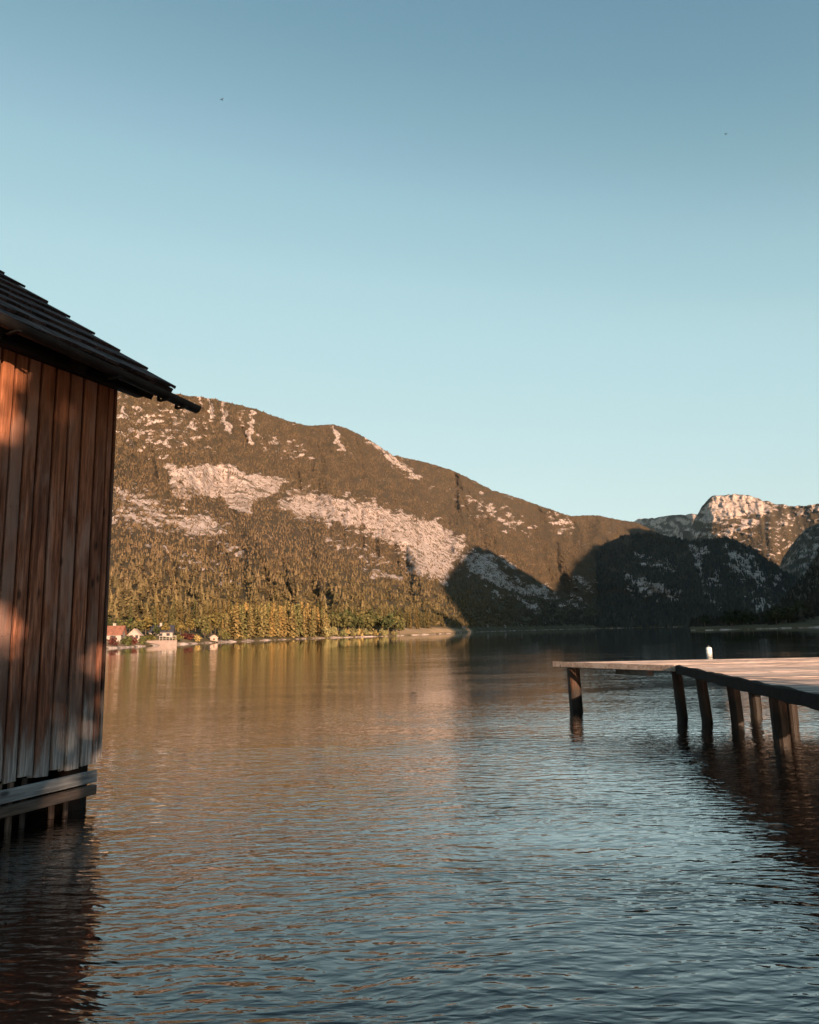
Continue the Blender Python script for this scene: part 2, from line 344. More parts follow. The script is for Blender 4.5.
def patch(name, px0, px1, step, sky, rs, rr, rows, rocks, wl, seed, amp=1.0, meadow=(), back=1600, skydrop=2.0, gpow=1.0):
    cols = int((px1 - px0) / step) + 1
    pxs = np.linspace(px0, px1, cols)
    A = np.array([az_px(x) for x in pxs])
    sk = np.array([az_el(x, y + skydrop) for x, y in sky]); E = np.interp(A, sk[:, 0], sk[:, 1]); E = np.maximum(E, 0.002) + 0.0011 * fbm(A * 170 + seed, A * 0 + seed, 3)
    rsA = np.interp(pxs, *zip(*rs)); rrA = np.interp(pxs, *zip(*rr))
    g = np.linspace(0, 1, rows); AA, G = np.meshgrid(A, g, indexing='ij')
    def base_r(a, gg): return np.interp(a, A, rsA) + (np.interp(a, A, rrA) - np.interp(a, A, rsA)) * gg ** gpow
    r = base_r(AA, G); span = (rrA - rsA)[:, None]
    u = AA * wl + seed
    nz = 0.45 * fbm(u * 1.0, G * 1.6 + seed, 2) * 0.35 + 0.04 * np.abs(fbm(u * 2.2 + G * 1.2, G * 1.5, 3)) + 0.014 * fbm(u * 9 + G * 2, G * 5, 3) + 0.008 * fbm(u * 30, G * 26, 2)
    fade = sstep(0.02, 0.25, G)
    r = r + span * amp * nz * fade
    z = r * E[:, None] * G + 0.35 + 0.6 * sstep(0, 0.02, G)
    z[:, 0] = -14; r[:, 0] -= 0; z[:, 1] = 0.15
    r[:, 1] = r[:, 0] + 1.5
    # back slope
    nb = 8; f = np.linspace(0, 1, nb + 1)[1:]
    rb = r[:, -1:] + back * f[None, :]; zb = z[:, -1:] * (1 - f[None, :] ** 0.8) - 14 * f[None, :]
    r2, z2 = np.c_[r, rb], np.c_[z, zb]
    a2 = np.repeat(A[:, None], rows + nb, 1)
    V = np.stack([r2 * np.sin(a2), r2 * np.cos(a2), z2], -1)
    PX, PY = proj(V)
    jx = 4 * fbm(PX / 14, PY / 9 + seed, 4, 0.6); jn = fbm(PX / 9 + 40, PY / 5 + seed, 4, 0.65)
    rock = np.zeros(PX.shape)
    for poly, st, ed in rocks:
        d = polydist(PX + jx, PY + jx * 0.6, poly)
        rock = np.maximum(rock, st * sstep(-ed, ed, d) )
    rock = np.clip(rock + 0.55 * jn * (rock > 0.02) * (1.15 - rock * 0.7), 0, 1)
    rock = np.maximum(rock, 0.33 * sstep(0.62, 0.9, fbm(PX / 20 + 7, PY / 12 + seed * 3, 5, 0.62)))
    mead = np.zeros(PX.shape)
    for poly in meadow: mead = np.maximum(mead, sstep(-1.5, 1.5, polydist(PX, PY + 0.5 * jn, poly)))
    gg = np.c_[G, np.ones((cols, nb))]
    rock[:, :2] = 0.45; mead[:, :2] = 0
    dl = -0.012 * np.abs(fbm(PX / 9 + jx * .05, PY / 26, 4, 0.65)) * sstep(0.25, 0.7, rock) * (np.c_[G, np.zeros((cols, nb))] > 0.03)
    V = np.array([0, 0, CH]) + (V - np.array([0, 0, CH])) * (1 + dl)[..., None]
    low = 1 - sstep(0.02, 0.42, gg + 0.08 * jn)
    C = np.stack([rock, mead, low, np.ones_like(rock)], -1)
    nr = rows + nb
    i = np.arange((cols - 1) * (nr - 1)); ci, rj = i // (nr - 1), i % (nr - 1); b = ci * nr + rj
    o = np_mesh(name, V.reshape(-1, 3), np.stack([b, b + nr, b + nr + 1, b + 1], 1), [M_TERRAIN], {'cover': ('FLOAT_COLOR', C.reshape(-1, 4))})
    tag(o, kind='structure')
    p = Patch(); p.o, p.V, p.PX, p.PY, p.rock, p.mead, p.low, p.rows, p.cols, p.pxs, p.A, p.rs, p.base_r, p.E, p.r = o, V, PX, PY, rock, mead, low, rows, cols, pxs, A, rsA, base_r, E, r
    return p
def sample(p, c, j):
    c0, j0 = np.floor(c).astype(int), np.floor(j).astype(int); c0 = np.clip(c0, 0, p.cols - 2); j0 = np.clip(j0, 0, p.rows - 2)
    fc, fj = (c - c0)[..., None], (j - j0)[..., None]; V = p.V
    return V[c0, j0] * (1 - fc) * (1 - fj) + V[c0 + 1, j0] * fc * (1 - fj) + V[c0, j0 + 1] * (1 - fc) * fj + V[c0 + 1, j0 + 1] * fc * fj
def ground(p, px, r):
    """a point of the terrain in the direction of px, r metres away"""
    c = np.interp(px, p.pxs, np.arange(p.cols)); j = np.interp(r, p.r[int(round(c))], np.arange(p.rows))
    return sample(p, np.array(c), np.array(j))

m, t, p_, o_ = newmat('mountain_ground'); M_TERRAIN = m
cv = attr(t, 'cover'); sep = N(t, 'ShaderNodeSeparateColor'); lk(t, cv.outputs['Color'], sep.inputs[0])
gp = geo_pos(t)
n1 = noise(t, gp, 0.028, 6, 0.65).outputs[0]; n2 = noise(t, mapping(t, gp, (0.012, 0.012, 0.05)), 1.0, 5, 0.65).outputs[0]
n3 = noise(t, gp, 0.11, 4, 0.6).outputs[0]
n4 = noise(t, gp, 0.05, 7, 0.7).outputs[0]
vk = N(t, 'ShaderNodeTexVoronoi', feature='DISTANCE_TO_EDGE'); vk.inputs['Scale'].default_value = 0.022
wv = N(t, 'ShaderNodeVectorMath', operation='ADD'); lk(t, mapping(t, gp, (1, 1, 1.7)), wv.inputs[0])
nw = noise(t, gp, 0.03, 4, 0.6); sc_ = N(t, 'ShaderNodeVectorMath', operation='SCALE'); sc_.inputs['Scale'].default_value = 45; lk(t, nw.outputs['Color'], sc_.inputs[0]); lk(t, sc_.outputs[0], wv.inputs[1]); lk(t, wv.outputs[0], vk.inputs['Vector'])
rockc = ramp(t, n4, [(0.30, (0.23, 0.18, 0.158)), (0.47, (0.40, 0.322, 0.288)), (0.68, (0.54, 0.45, 0.405))])
rockc = mixc(t, mrange(t, vk.outputs['Distance'], 0.0, 0.10, 0.55, 0.0), rockc, (0.17, 0.13, 0.10))
rockc = mixc(t, mrange(t, n3, 0.55, 0.66, 0, 0.8), rockc, (0.08, 0.065, 0.04))
run = noise(t, mapping(t, gp, (0.035, 0.035, 0.007)), 1.0, 5, 0.7).outputs[0]
rockc = mixc(t, mrange(t, run, 0.50, 0.62, 0, 0.65), rockc, (0.16, 0.115, 0.085))
ledge = noise(t, mapping(t, gp, (0.013, 0.013, 0.05)), 1.0, 6, 0.75, 0.2).outputs[0]
rockc = mixc(t, mrange(t, ledge, 0.53, 0.60, 0, 0.85), rockc, (0.075, 0.055, 0.03))
soil = mixc(t, sep.outputs[2], (0.062, 0.043, 0.026), (0.078, 0.062, 0.030))
soil = mixc(t, mrange(t, n1, 0.4, 0.65), soil, (0.048, 0.039, 0.022))
mead = ramp(t, n1, [(0.35, (0.24, 0.17, 0.09)), (0.65, (0.34, 0.24, 0.15))])
rf = mrange(t, math_(t, 'ADD', sep.outputs[0], math_(t, 'ADD', math_(t, 'MULTIPLY', math_(t, 'SUBTRACT', n3, 0.5), 1.1), math_(t, 'MULTIPLY', math_(t, 'SUBTRACT', n4, 0.5), 0.9))), 0.34, 0.50)
c = mixc(t, rf, soil, rockc); c = mixc(t, sep.outputs[1], c, mead)
lk(t, c, p_.inputs['Base Color']); p_.inputs['Roughness'].default_value = 0.95; p_.inputs['Specular IOR Level'].default_value = 0.1
b = N(t, 'ShaderNodeBump'); b.inputs['Strength'].default_value = 0.6; b.inputs['Distance'].default_value = 7
lk(t, math_(t, 'ADD', n1, math_(t, 'MULTIPLY', n4, 0.9)), b.inputs['Height']); lk(t, b.outputs[0], p_.inputs['Normal'])

SKY_A = [(-420, 330), (-250, 345), (-60, 372), (60, 384), (120, 389), (171, 391), (212, 396.4), (257, 407), (281, 416.6), (308, 423.8), (332, 422), (349, 427), (370, 438),
         (393, 453), (425, 460), (452, 468), (475, 479), (492, 488), (513, 494), (541, 504), (571, 514), (596, 513), (620, 518), (635, 520), (653, 527.5), (664, 535), (700, 560), (740, 600), (760, 622)]
RS_A = [(-420, 118), (-200, 118), (0, 124), (105, 132), (150, 158), (190, 182), (250, 228), (310, 290), (390, 345), (430, 440), (455, 600), (480, 950), (520, 1500), (557, 2000), (650, 2800), (760, 3400)]
RR_A = [(-420, 1500), (120, 1800), (200, 2000), (400, 3000), (478, 3700), (557, 4400), (655, 5600), (760, 6200)]
LAND = [[(395, 626), (430, 627.5), (470, 629.5), (476, 632.5), (440, 634), (395, 637)], [(100, 640), (150, 640), (190, 640), (190, 645), (100, 649)]]
PA = patch('mountain_slope', -420, 760, 1.6, SKY_A, RS_A, RR_A, 270, ROCK_A, 9.0, 3.1, 1.0, LAND)
SKY_B = [(520, 622), (545, 610), (557, 598), (575, 575), (590, 557), (600, 546), (612, 538), (627, 532.5), (640, 531), (663, 532.5), (690, 539), (701, 539.5), (720, 536), (733, 536.5), (750, 545), (765, 556), (780, 567), (797, 578), (815, 594), (840, 612), (870, 622)]
PB = patch('dark_hill', 520, 870, 1.6, SKY_B, [(520, 2300), (650, 2400), (720, 2000), (870, 1900)], [(520, 3300), (600, 4000), (700, 3900), (870, 3500)], 170, ROCK_B, 9.0, 8.4, 0.9, back=900)
SKY_E = [(690, 530), (695, 517), (699, 511), (702, 506), (705, 502.5), (708, 498.2), (711, 496.2), (715, 494.6), (720, 494.9), (727, 493.8), (735, 493.4), (741, 494.6), (748, 494.4), (753, 496.3), (758, 497.2), (763, 500), (768, 501), (774, 503.4), (782, 503), (790, 505.5), (800.5, 505), (819, 503.4), (900, 500), (1000, 540)]
PE = patch('far_peak', 690, 1000, 1.4, SKY_E, [(690, 6200), (1000, 6000)], [(690, 9200), (720, 8600), (1000, 8400)], 120, ROCK_E, 14.0, 5.7, 0.5, back=2000, skydrop=0.5)
SKY_F = [(600, 535), (628, 524), (640, 518), (653.5, 517.6), (669.5, 515), (680, 514), (696, 513.6), (712, 514), (730, 520), (760, 540)]
PF = patch('far_ridge', 600, 760, 1.6, SKY_F, [(600, 11500), (640, 11000), (700, 7500), (760, 7000)], [(600, 15500), (640, 14500), (700, 10200), (760, 9800)], 60, [([(600, 500), (770, 500), (770, 560), (600, 560)], 0.40, 4)], 9.0, 1.2, 0.3, back=2500, skydrop=0.5)
SKY_G = [(770, 585), (784.5, 553), (792.5, 541), (806, 526), (819, 521), (860, 505), (900, 500), (1000, 500)]
PG = patch('side_ridge', 770, 1000, 2.0, SKY_G, [(770, 4800), (830, 3200), (1000, 2900)], [(770, 7400), (830, 5200), (1000, 4700)], 70, [([(780, 510), (900, 510), (900, 600), (780, 600)], 0.3, 5)], 9.0, 2.2, 0.3, back=1500)  # rock cover over the whole ridge, also paling it like haze
SKY_D = [(690, 626), (700, 622), (735, 621), (771, 613), (784.5, 597), (798, 581), (808.6, 567), (819, 549), (860, 500), (950, 430), (1100, 390), (1500, 360)]
PD = patch('right_slope', 690, 1500, 2.2, SKY_D, [(690, 330), (706, 310), (819, 372), (1000, 420), (1500, 420)], [(690, 700), (760, 900), (819, 1500), (1500, 1500)], 110, [], 9.0, 6.6, 0.8, back=700)

# unseen right-shore ridge, its crest shaped to cast shade over the far lake
hd = np.array([math.sin(R_(42)), math.cos(R_(42))]); C0 = np.array([1500.0, -100.0]); sh = SV[:2] / np.linalg.norm(SV[:2]); tanel = math.tan(SUN_EL)
def crest_of(P):
    Mx = np.array([[hd[0], -sh[0]], [hd[1], -sh[1]]]); s, q = np.linalg.solve(Mx, P[:2] - C0)
    return s, P[2] + q * tanel
def tpoint(p, x, y):
    d2 = (p.PX[:, 2:p.rows] - x) ** 2 + (p.PY[:, 2:p.rows] - y) ** 2; k = np.unravel_index(np.argmin(d2), d2.shape)
    return p.V[k[0], k[1] + 2]
cr = []
for x, y in [(468, 631), (440, 620), (418, 608), (440, 585), (458, 562), (470, 548), (479, 545), (500, 557), (520, 570), (540, 582), (555, 591)]:
    cr.append(crest_of(tpoint(PA, x, y)))
for x, y in [(562, 577), (575, 562), (590, 548), (604, 537), (627, 529), (640, 527.5), (655, 530)]:
    cr.append(crest_of(tpoint(PA, x, y)))
for x, y in [(600, 546), (627, 532.5), (650, 532), (670, 535), (690, 539), (735, 536.5)]:
    s, z = crest_of(tpoint(PB, x, y)); cr.append((s, z + 40))
cr = sorted(cr)
print('CRESTD', [tuple(round(float(v)) for v in crest_of(ground(PD, x, r))) for x, r in [(705, 350), (760, 420), (810, 450), (810, 700)]], 'A', [tuple(round(float(v)) for v in crest_of(ground(PA, x, r))) for x, r in [(390, 420), (300, 320), (200, 250), (120, 200)]])
print('CREST', [(round(s), round(z)) for s, z in cr])
xs = np.array([c_[0] for c_ in cr]); zs = np.array([c_[1] for c_ in cr])
S = np.linspace(xs[0] - 1300, xs[-1] + 2600, 460)
Z = np.interp(S, np.r_[xs[0] - 1300, xs[0] - 500, xs[0] - 120, xs, xs[-1] + 700, xs[-1] + 2500], np.r_[5, 120, zs[0] * 0.72, zs, zs[-1] * 1.05, 60])
T = np.linspace(-1, 1, 41); SS, TT = np.meshgrid(S, T, indexing='ij')
hh = (1 - np.abs(TT)) ** 1.15; wd = np.maximum(120, Z[:, None] * 1.45)
cpx, cpy = C0[0] + S * hd[0], C0[1] + S * hd[1]; dp = np.hypot(cpx, cpy) * np.sin(np.clip(np.arctan2(cpx, cpy) - R_(32), 0.02, 1.57))
wd = np.where(TT < 0, np.minimum(wd, np.maximum(60, dp[:, None] * 0.9 - 20)), wd)
zz = Z[:, None] * hh + 14 * fbm(SS / 160, TT * 4, 3) * (1 - hh) * hh * 4 - 3 * (1 - hh)
nrm = np.array([hd[1], -hd[0]])
V = np.stack([C0[0] + SS * hd[0] + TT * wd * nrm[0], C0[1] + SS * hd[1] + TT * wd * nrm[1], zz], -1)
nr = 41; i = np.arange((len(S) - 1) * (nr - 1)); b = (i // (nr - 1)) * nr + i % (nr - 1)
cov = np.zeros((len(S) * nr, 4)); cov[:, 2] = 0.3; cov[:, 0] = 0.2
tag(np_mesh('unseen_east_ridge', V.reshape(-1, 3), np.stack([b, b + nr, b + nr + 1, b + 1], 1), [M_TERRAIN], {'cover': ('FLOAT_COLOR', cov)}), kind='structure')

# ------------------------------------------------------------------ forest (far-off mass, nobody could count it)
def cone_template(k):
    vs, fs = [], []
    for z0, z1, r in ((0.06, 0.5, 0.25), (0.3, 0.78, 0.19), (0.58, 1.0, 0.11)):
        b0 = len(vs); vs.append((0, 0, z1)); n = 6
        for i in range(n):
            a = 2 * math.pi * (i + 0.5 * random.random()) / n; q = r * random.uniform(0.65, 1.25); vs.append((q * math.cos(a), q * math.sin(a), z0 + random.uniform(-0.06, 0.05)))
        fs += [(b0, b0 + 1 + i, b0 + 1 + (i + 1) % n) for i in range(n)]
    return np.array(vs), np.array(fs)
def blob_template():
    vs, fs = [], []; cs = [(np.array([random.uniform(-.17, .17), random.uniform(-.17, .17), random.uniform(0.35, 0.75)]), random.uniform(0.16, 0.26)) for _ in range(4)]
    for k in range(56):
        c, r = cs[k % 4]; d = np.array([random.gauss(0, 1), random.gauss(0, 1), random.gauss(0, 1)]); d /= np.linalg.norm(d)
        p = c + d * r; x = np.cross(d, [0.3, 0.2, 1]); x /= np.linalg.norm(x); y = np.cross(d, x); a0 = random.uniform(0, 6.28); b0 = len(vs)
        for i in range(3): a = a0 + 2.09 * i; l = random.uniform(0.07, 0.14); vs.append(p + x * l * math.cos(a) + y * l * math.sin(a) + d * random.uniform(-.03, .03))
        fs.append((b0, b0 + 1, b0 + 2))
    return np.array(vs), np.array(fs)
CT = [cone_template(k) for k in range(5)]; BT = [blob_template() for _ in range(3)]
def scatter(name, p, n, gmin, hm, tints, blobfrac, rmin_px, gmax=1.0, label='', wide=1.0, ref=2200):
    c = rng.uniform(0, p.cols - 1.01, n); j = rng.uniform(gmin * (p.rows - 1), gmax * (p.rows - 1) - 0.01, n)
    P = sample(p, c, j); ci, ji = c.round().astype(int), np.clip(j.round().astype(int), 0, p.rows - 1)
    r = np.hypot(P[:, 0], P[:, 1]); px, py = p.PX[ci, ji], p.PY[ci, ji]
    cl = fbm(px / 10 + 5, py / 7, 3)
    keep = (rng.random(n) < np.clip((r / ref) ** 1.15, 0.05, 1.0)) & ((p.rock[ci, ji] < 0.36 + 0.25 * rng.random(n)) | (rng.random(n) < 0.13 + 0.5 * (fbm(px / 5, py / 4, 2) > 0.30))) & (p.mead[ci, ji] < 0.3)
    keep &= (rng.random(n) < 0.80 + 0.8 * cl) & (r > np.interp(px, *zip(*rmin_px)))
    P, r, px, py, cl, lo = P[keep], r[keep], px[keep], py[keep], cl[keep], p.low[ci, ji][keep]
    n = len(P); kind = np.where(rng.random(n) < blobfrac * lo, 5 + rng.integers(0, 3, n), rng.integers(0, 5, n))
    h = hm * rng.uniform(0.55, 1.4, n) * (0.75 + 0.35 * lo) * (0.85 + 0.5 * np.clip((r - 700) / 3500, 0, 1.2))
    f = np.clip(0.5 + 0.45 * cl + rng.normal(0, 0.22, n), 0, 1)[:, None]; lo_ = (lo * (1 - 0.85 * sstep(415, 520, px)))[:, None]  # yellow-green fades out where the ridge shadow lies: shade in the tint
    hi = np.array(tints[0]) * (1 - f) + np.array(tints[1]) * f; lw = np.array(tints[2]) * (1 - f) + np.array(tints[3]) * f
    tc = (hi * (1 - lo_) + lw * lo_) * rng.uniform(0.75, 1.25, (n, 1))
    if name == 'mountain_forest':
        shade_k = (lo * sstep(470, 560, px))[:, None]; tc = tc * (1 - shade_k) + np.array((0.044, 0.042, 0.036)) * rng.uniform(0.75, 1.25, (n, 1)) * shade_k  # shaded lower right: trees tinted darker, painting the shadow into their colour
    VV, FF, CC, base = [], [], [], 0
    for k, (tv, tf) in enumerate(CT + BT):
        q = np.where(kind == k)[0]
        if not len(q): continue
        a = rng.uniform(0, 6.28, len(q)); ca, sa = np.cos(a)[:, None], np.sin(a)[:, None]; hq = h[q][:, None] * (0.8 if k >= 5 else 1)
        w = hq * rng.uniform(0.85, 1.2, (len(q), 1)) * wide * (1.05 if k >= 5 else 1)
        X = (tv[:, 0] * ca - tv[:, 1] * sa) * w; Y = (tv[:, 0] * sa + tv[:, 1] * ca) * w; Zq = tv[:, 2] * hq
        v = np.stack([X, Y, Zq], -1) + P[q][:, None, :] - np.array([0, 0, 0.4])
        VV.append(v.reshape(-1, 3)); FF.append((tf[None] + (base + np.arange(len(q)) * len(tv))[:, None, None]).reshape(-1, 3)); base += len(q) * len(tv)
        CC.append(np.repeat(np.c_[tc[q], np.ones(len(q))], len(tv), 0))
    o = np_mesh(name, np.concatenate(VV), np.concatenate(FF), [M_FOL], {'tint': ('FLOAT_COLOR', np.concatenate(CC))}, smooth=False)
    tag(o, label, 'forest', kind='stuff'); print(name, n); return o
TA = [(0.060, 0.045, 0.028), (0.122, 0.088, 0.056), (0.058, 0.051, 0.026), (0.128, 0.104, 0.050)]
RMIN_A = [(a, b + (95 if a < 330 else 60)) for a, b in RS_A]
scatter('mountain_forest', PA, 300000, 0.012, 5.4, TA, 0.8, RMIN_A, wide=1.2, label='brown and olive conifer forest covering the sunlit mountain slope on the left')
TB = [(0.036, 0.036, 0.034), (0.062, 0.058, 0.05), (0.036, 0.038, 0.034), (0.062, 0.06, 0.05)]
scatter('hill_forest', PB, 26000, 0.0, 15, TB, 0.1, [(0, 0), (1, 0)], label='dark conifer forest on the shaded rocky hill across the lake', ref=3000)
scatter('far_forest', PE, 9000, 0.0, 16, TA, 0.0, [(0, 0), (1, 0)], gmax=0.75, label='thin brown forest under the sunlit rocky peak in the distance', ref=6000)
scatter('ridge_forest', PG, 4500, 0.0, 16, [(0.06, 0.062, 0.062), (0.085, 0.085, 0.082)] * 2, 0.1, [(0, 0), (1, 0)], label='dark forest on the hazy shaded ridge below the far peak', ref=5000)  # lighter grey tints put distance haze into the tree colour
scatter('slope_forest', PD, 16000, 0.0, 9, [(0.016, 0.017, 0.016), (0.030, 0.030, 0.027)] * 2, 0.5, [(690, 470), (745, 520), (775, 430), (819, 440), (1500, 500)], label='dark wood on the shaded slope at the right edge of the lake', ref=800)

# ------------------------------------------------------------------ single trees
def conifer_mesh(rad, n_br, tint, tv=0.25, low=0.08, droop=0.35, full=0.8):
    mb = MB()
    for k in range(n_br):
        h = low + (1 - low) * (k + random.random()) / n_br; L = rad * (1 - h) ** full * random.uniform(0.65, 1.15) + 0.012
        a = k * 2.4 + random.uniform(-.5, .5); d = Vector((math.cos(a), math.sin(a), 0)); sd = Vector((-d.y, d.x, 0))
        for q in range(3):
            f0, f1 = q / 3, (q + 1.15) / 3; wdt = (0.045 + 0.10 * rad * 3 * (1 - h) * (1 - 0.55 * f0)) * random.uniform(0.7, 1.2)
            z0, z1 = h - droop * L * f0 ** 1.3, h - droop * L * f1 ** 1.3 - 0.012
            s = 1 + random.uniform(-tv, tv); tt = tuple(c * s for c in tint)
            p0 = d * (L * f0) + Vector((0, 0, z0)); p1 = d * (L * f1) + Vector((0, 0, z1 - random.uniform(0, .03)))
            mb.add([p0 - sd * wdt * .5, p0 + sd * wdt * .5 - Vector((0, 0, .012)), p1 + sd * wdt * .35, p1 - sd * wdt * .35 - Vector((0, 0, .03))], [(0, 1, 2, 3)], tint=tt)
    mb.add([(-.012, 0, .93), (.012, 0, .93), (0, .004, 1.0)], [(0, 1, 2)], tint=tint); mb.add([(0, -.012, .93), (0, .012, .93), (.003, 0, 1.0)], [(0, 1, 2)], tint=tint)
    return mb
def leaf_crown(mb, centre, rad, n, leaf, tint, tv=0.3, clumps=14, reject=None):
    cs = []
    for _ in range(clumps):
        d = Vector((random.gauss(0, 1), random.gauss(0, 1), random.gauss(0, 0.9))).normalized() * random.uniform(0.35, 0.8)
        cs.append((Vector((d.x * rad[0], d.y * rad[1], d.z * rad[2])), random.uniform(0.28, 0.5), random.uniform(1 - tv, 1 + tv)))
    for _ in range(n):
        c, q, s = random.choice(cs); d = Vector((random.gauss(0, 1), random.gauss(0, 1), random.gauss(0, 1))).normalized() * q * random.uniform(0.55, 1.05)
        p = Vector(centre) + c + Vector((d.x * rad[0], d.y * rad[1], d.z * rad[2]))
        if reject and reject(p): continue
        nn = (d.normalized() + Vector((random.uniform(-.7, .7), random.uniform(-.7, .7), random.uniform(-.4, .9)))).normalized()
        x = nn.orthogonal().normalized(); y = nn.cross(x); a = random.uniform(0, 6.28); x, y = x * math.cos(a) + y * math.sin(a), y * math.cos(a) - x * math.sin(a)
        l = leaf * random.uniform(0.6, 1.3); ss = s * random.uniform(0.85, 1.15)
        mb.add([p - x * l, p - y * l * .6, p + x * l, p + y * l * .6], [(0, 1, 2, 3)], tint=tuple(k * ss for k in tint))
def trunk_mb(h, r): mb = MB(); mb.tube((0, 0, -0.06), (0.01, 0, h), r, r * 0.3, 6, 0.1, 3); return mb
def mesh_of(mb, name, mat):
    o = mb.build(name, mat); me = o.data; bpy.data.objects.remove(o); return me
T_LARCH = (0.165, 0.122, 0.050); T_CON = (0.078, 0.062, 0.026); T_DARK = (0.04, 0.046, 0.02); T_BROAD = (0.100, 0.086, 0.034); T_PALE = (0.20, 0.165, 0.075); T_RED = (0.07, 0.024, 0.02)
CONES = {'larch': [mesh_of(conifer_mesh(0.15, 74, T_LARCH, .3, .06, .25, .6), 'larch_crown', M_FOL) for _ in range(4)],
         'conifer': [mesh_of(conifer_mesh(0.17, 70, T_CON), 'conifer_crown', M_FOL) for _ in range(4)],
         'dark': [mesh_of(conifer_mesh(0.17, 70, T_DARK), 'conifer_crown', M_FOL) for _ in range(3)]}
def broad_mesh(tint, n=330, leaf=0.075, flat=1.0):
    mb = MB(); leaf_crown(mb, (0, 0, 0.58), (0.36, 0.36, 0.40 * flat), n, leaf, tint); return mesh_of(mb, 'broadleaf_crown', M_FOL)
def bush_mesh(tint):
    mb = MB(); leaf_crown(mb, (0, 0, 0.48), (0.55, 0.55, 0.48), 300, 0.10, tint); return mesh_of(mb, 'bush_crown', M_FOL)
CONES['broad'] = [broad_mesh(T_BROAD) for _ in range(3)] + [broad_mesh((0.05, 0.054, 0.022))]
CONES['pale'] = [bush_mesh(T_PALE) for _ in range(3)]; CONES['red'] = [bush_mesh(T_RED) for _ in range(2)]
CONES['bushgreen'] = [bush_mesh((0.075, 0.075, 0.028)), bush_mesh((0.11, 0.09, 0.032))]
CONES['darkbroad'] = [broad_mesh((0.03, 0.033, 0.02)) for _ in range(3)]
TRUNK = mesh_of(trunk_mb(0.8, 0.018), 'trunk', M_BARK); BTRUNK = mesh_of(trunk_mb(0.5, 0.03), 'trunk', M_BARK)
TREES = [0]
def tree(kind, P, h, label, group=None, name='conifer', wide=1.0, cat='tree'):
    root = empty(name, (float(P[0]), float(P[1]), float(P[2]) - 0.15), random.uniform(0, 6.28)); root.scale = (h * wide, h * wide, h)
    tag(root, label, cat, group)
    for nm, me in (('trunk', BTRUNK if kind in ('broad', 'pale', 'red', 'bushgreen', 'darkbroad') else TRUNK), ('crown', random.choice(CONES[kind]))):
        o = bpy.data.objects.new(nm, me); COL.objects.link(o); o.parent = root
    TREES[0] += 1; return root
def shore_r(px): return float(np.interp(px, *zip(*RS_A)))
def hpx(px, r, ytop):   # height so that a tree r metres away in that direction reaches the row it has in the photo
    P = ground(PA, px, r); return max(2.0, (horizon(px) - ytop) * r / F + CH - P[2]), P
def zone(kind, n, x0, x1, d0, d1, ytop, jit, label, group, name, wide=1.0, cat='tree'):
    for k in range(n):
        px = x0 + (x1 - x0) * (k + random.random()) / n; r = shore_r(px) + random.uniform(d0, d1)
        yt = np.interp(px, *zip(*ytop)) + random.uniform(-jit, jit) + (0 if d0 > 8 else 1)
        h, P = hpx(px, r, yt); tree(kind, P, h, label, group, name, wide * random.uniform(.85, 1.2), cat)
zone('larch', 56, 222, 328, 5, 34, [(222, 617), (235, 606), (262, 604), (290, 603), (315, 606), (328, 611)], 3.5,
     'tall slender golden green larch in the sunlit row along the left lake shore', 'golden larches on the left shore', 'larch_tree', 1.25)
zone('broad', 20, 326, 405, 14, 55, [(326, 612), (360, 611), (392, 613), (405, 618)], 3, 'rounded olive broadleaf tree behind the pale shore bushes', 'broadleaf trees behind the shore bushes', 'broadleaf_tree')
zone('pale', 20, 324, 398, 2, 9, [(324, 625), (360, 627), (398, 628)], 2, 'small pale golden bush at the water edge beyond the larches', 'pale bushes at the water edge', 'shore_bush', 0.8, 'bush')
zone('conifer', 34, 395, 478, 60, 260, [(395, 612), (430, 614), (455, 617), (478, 621)], 2, 'short olive conifer in the dark row behind the sandy point', 'conifers behind the sandy point', 'conifer')
zone('broad', 26, 104, 226, 26, 62, [(104, 622), (140, 617), (165, 619), (200, 617), (226, 612)], 4, 'leafy green broadleaf tree behind the lakeside houses', 'garden trees behind the houses', 'broadleaf_tree')
zone('conifer', 46, 100, 330, 60, 130, [(100, 612), (160, 606), (230, 602), (330, 604)], 5, 'olive conifer at the foot of the sunlit forest slope', 'conifers at the foot of the slope', 'conifer')
zone('conifer', 24, 330, 430, 45, 110, [(330, 606), (380, 606), (430, 611)], 3, 'dark olive conifer above the shoreline bushes', 'conifers above the shore bushes', 'conifer')
for k in range(30):
    px = random.uniform(702, 800); r = float(np.interp(px, PD.pxs, PD.rs)) + random.uniform(30, 150)
    P = ground(PD, px, r); yt = np.interp(px, [700, 715, 770, 800], [618, 613, 611, 604]) + random.uniform(-2, 4)
    tree('darkbroad', P, max(3, (horizon(px) - yt) * r / F + CH - P[2]), 'dark shaded tree in the clump on the low right shore', 'shaded trees on the right shore', 'broadleaf_tree', 1.2)
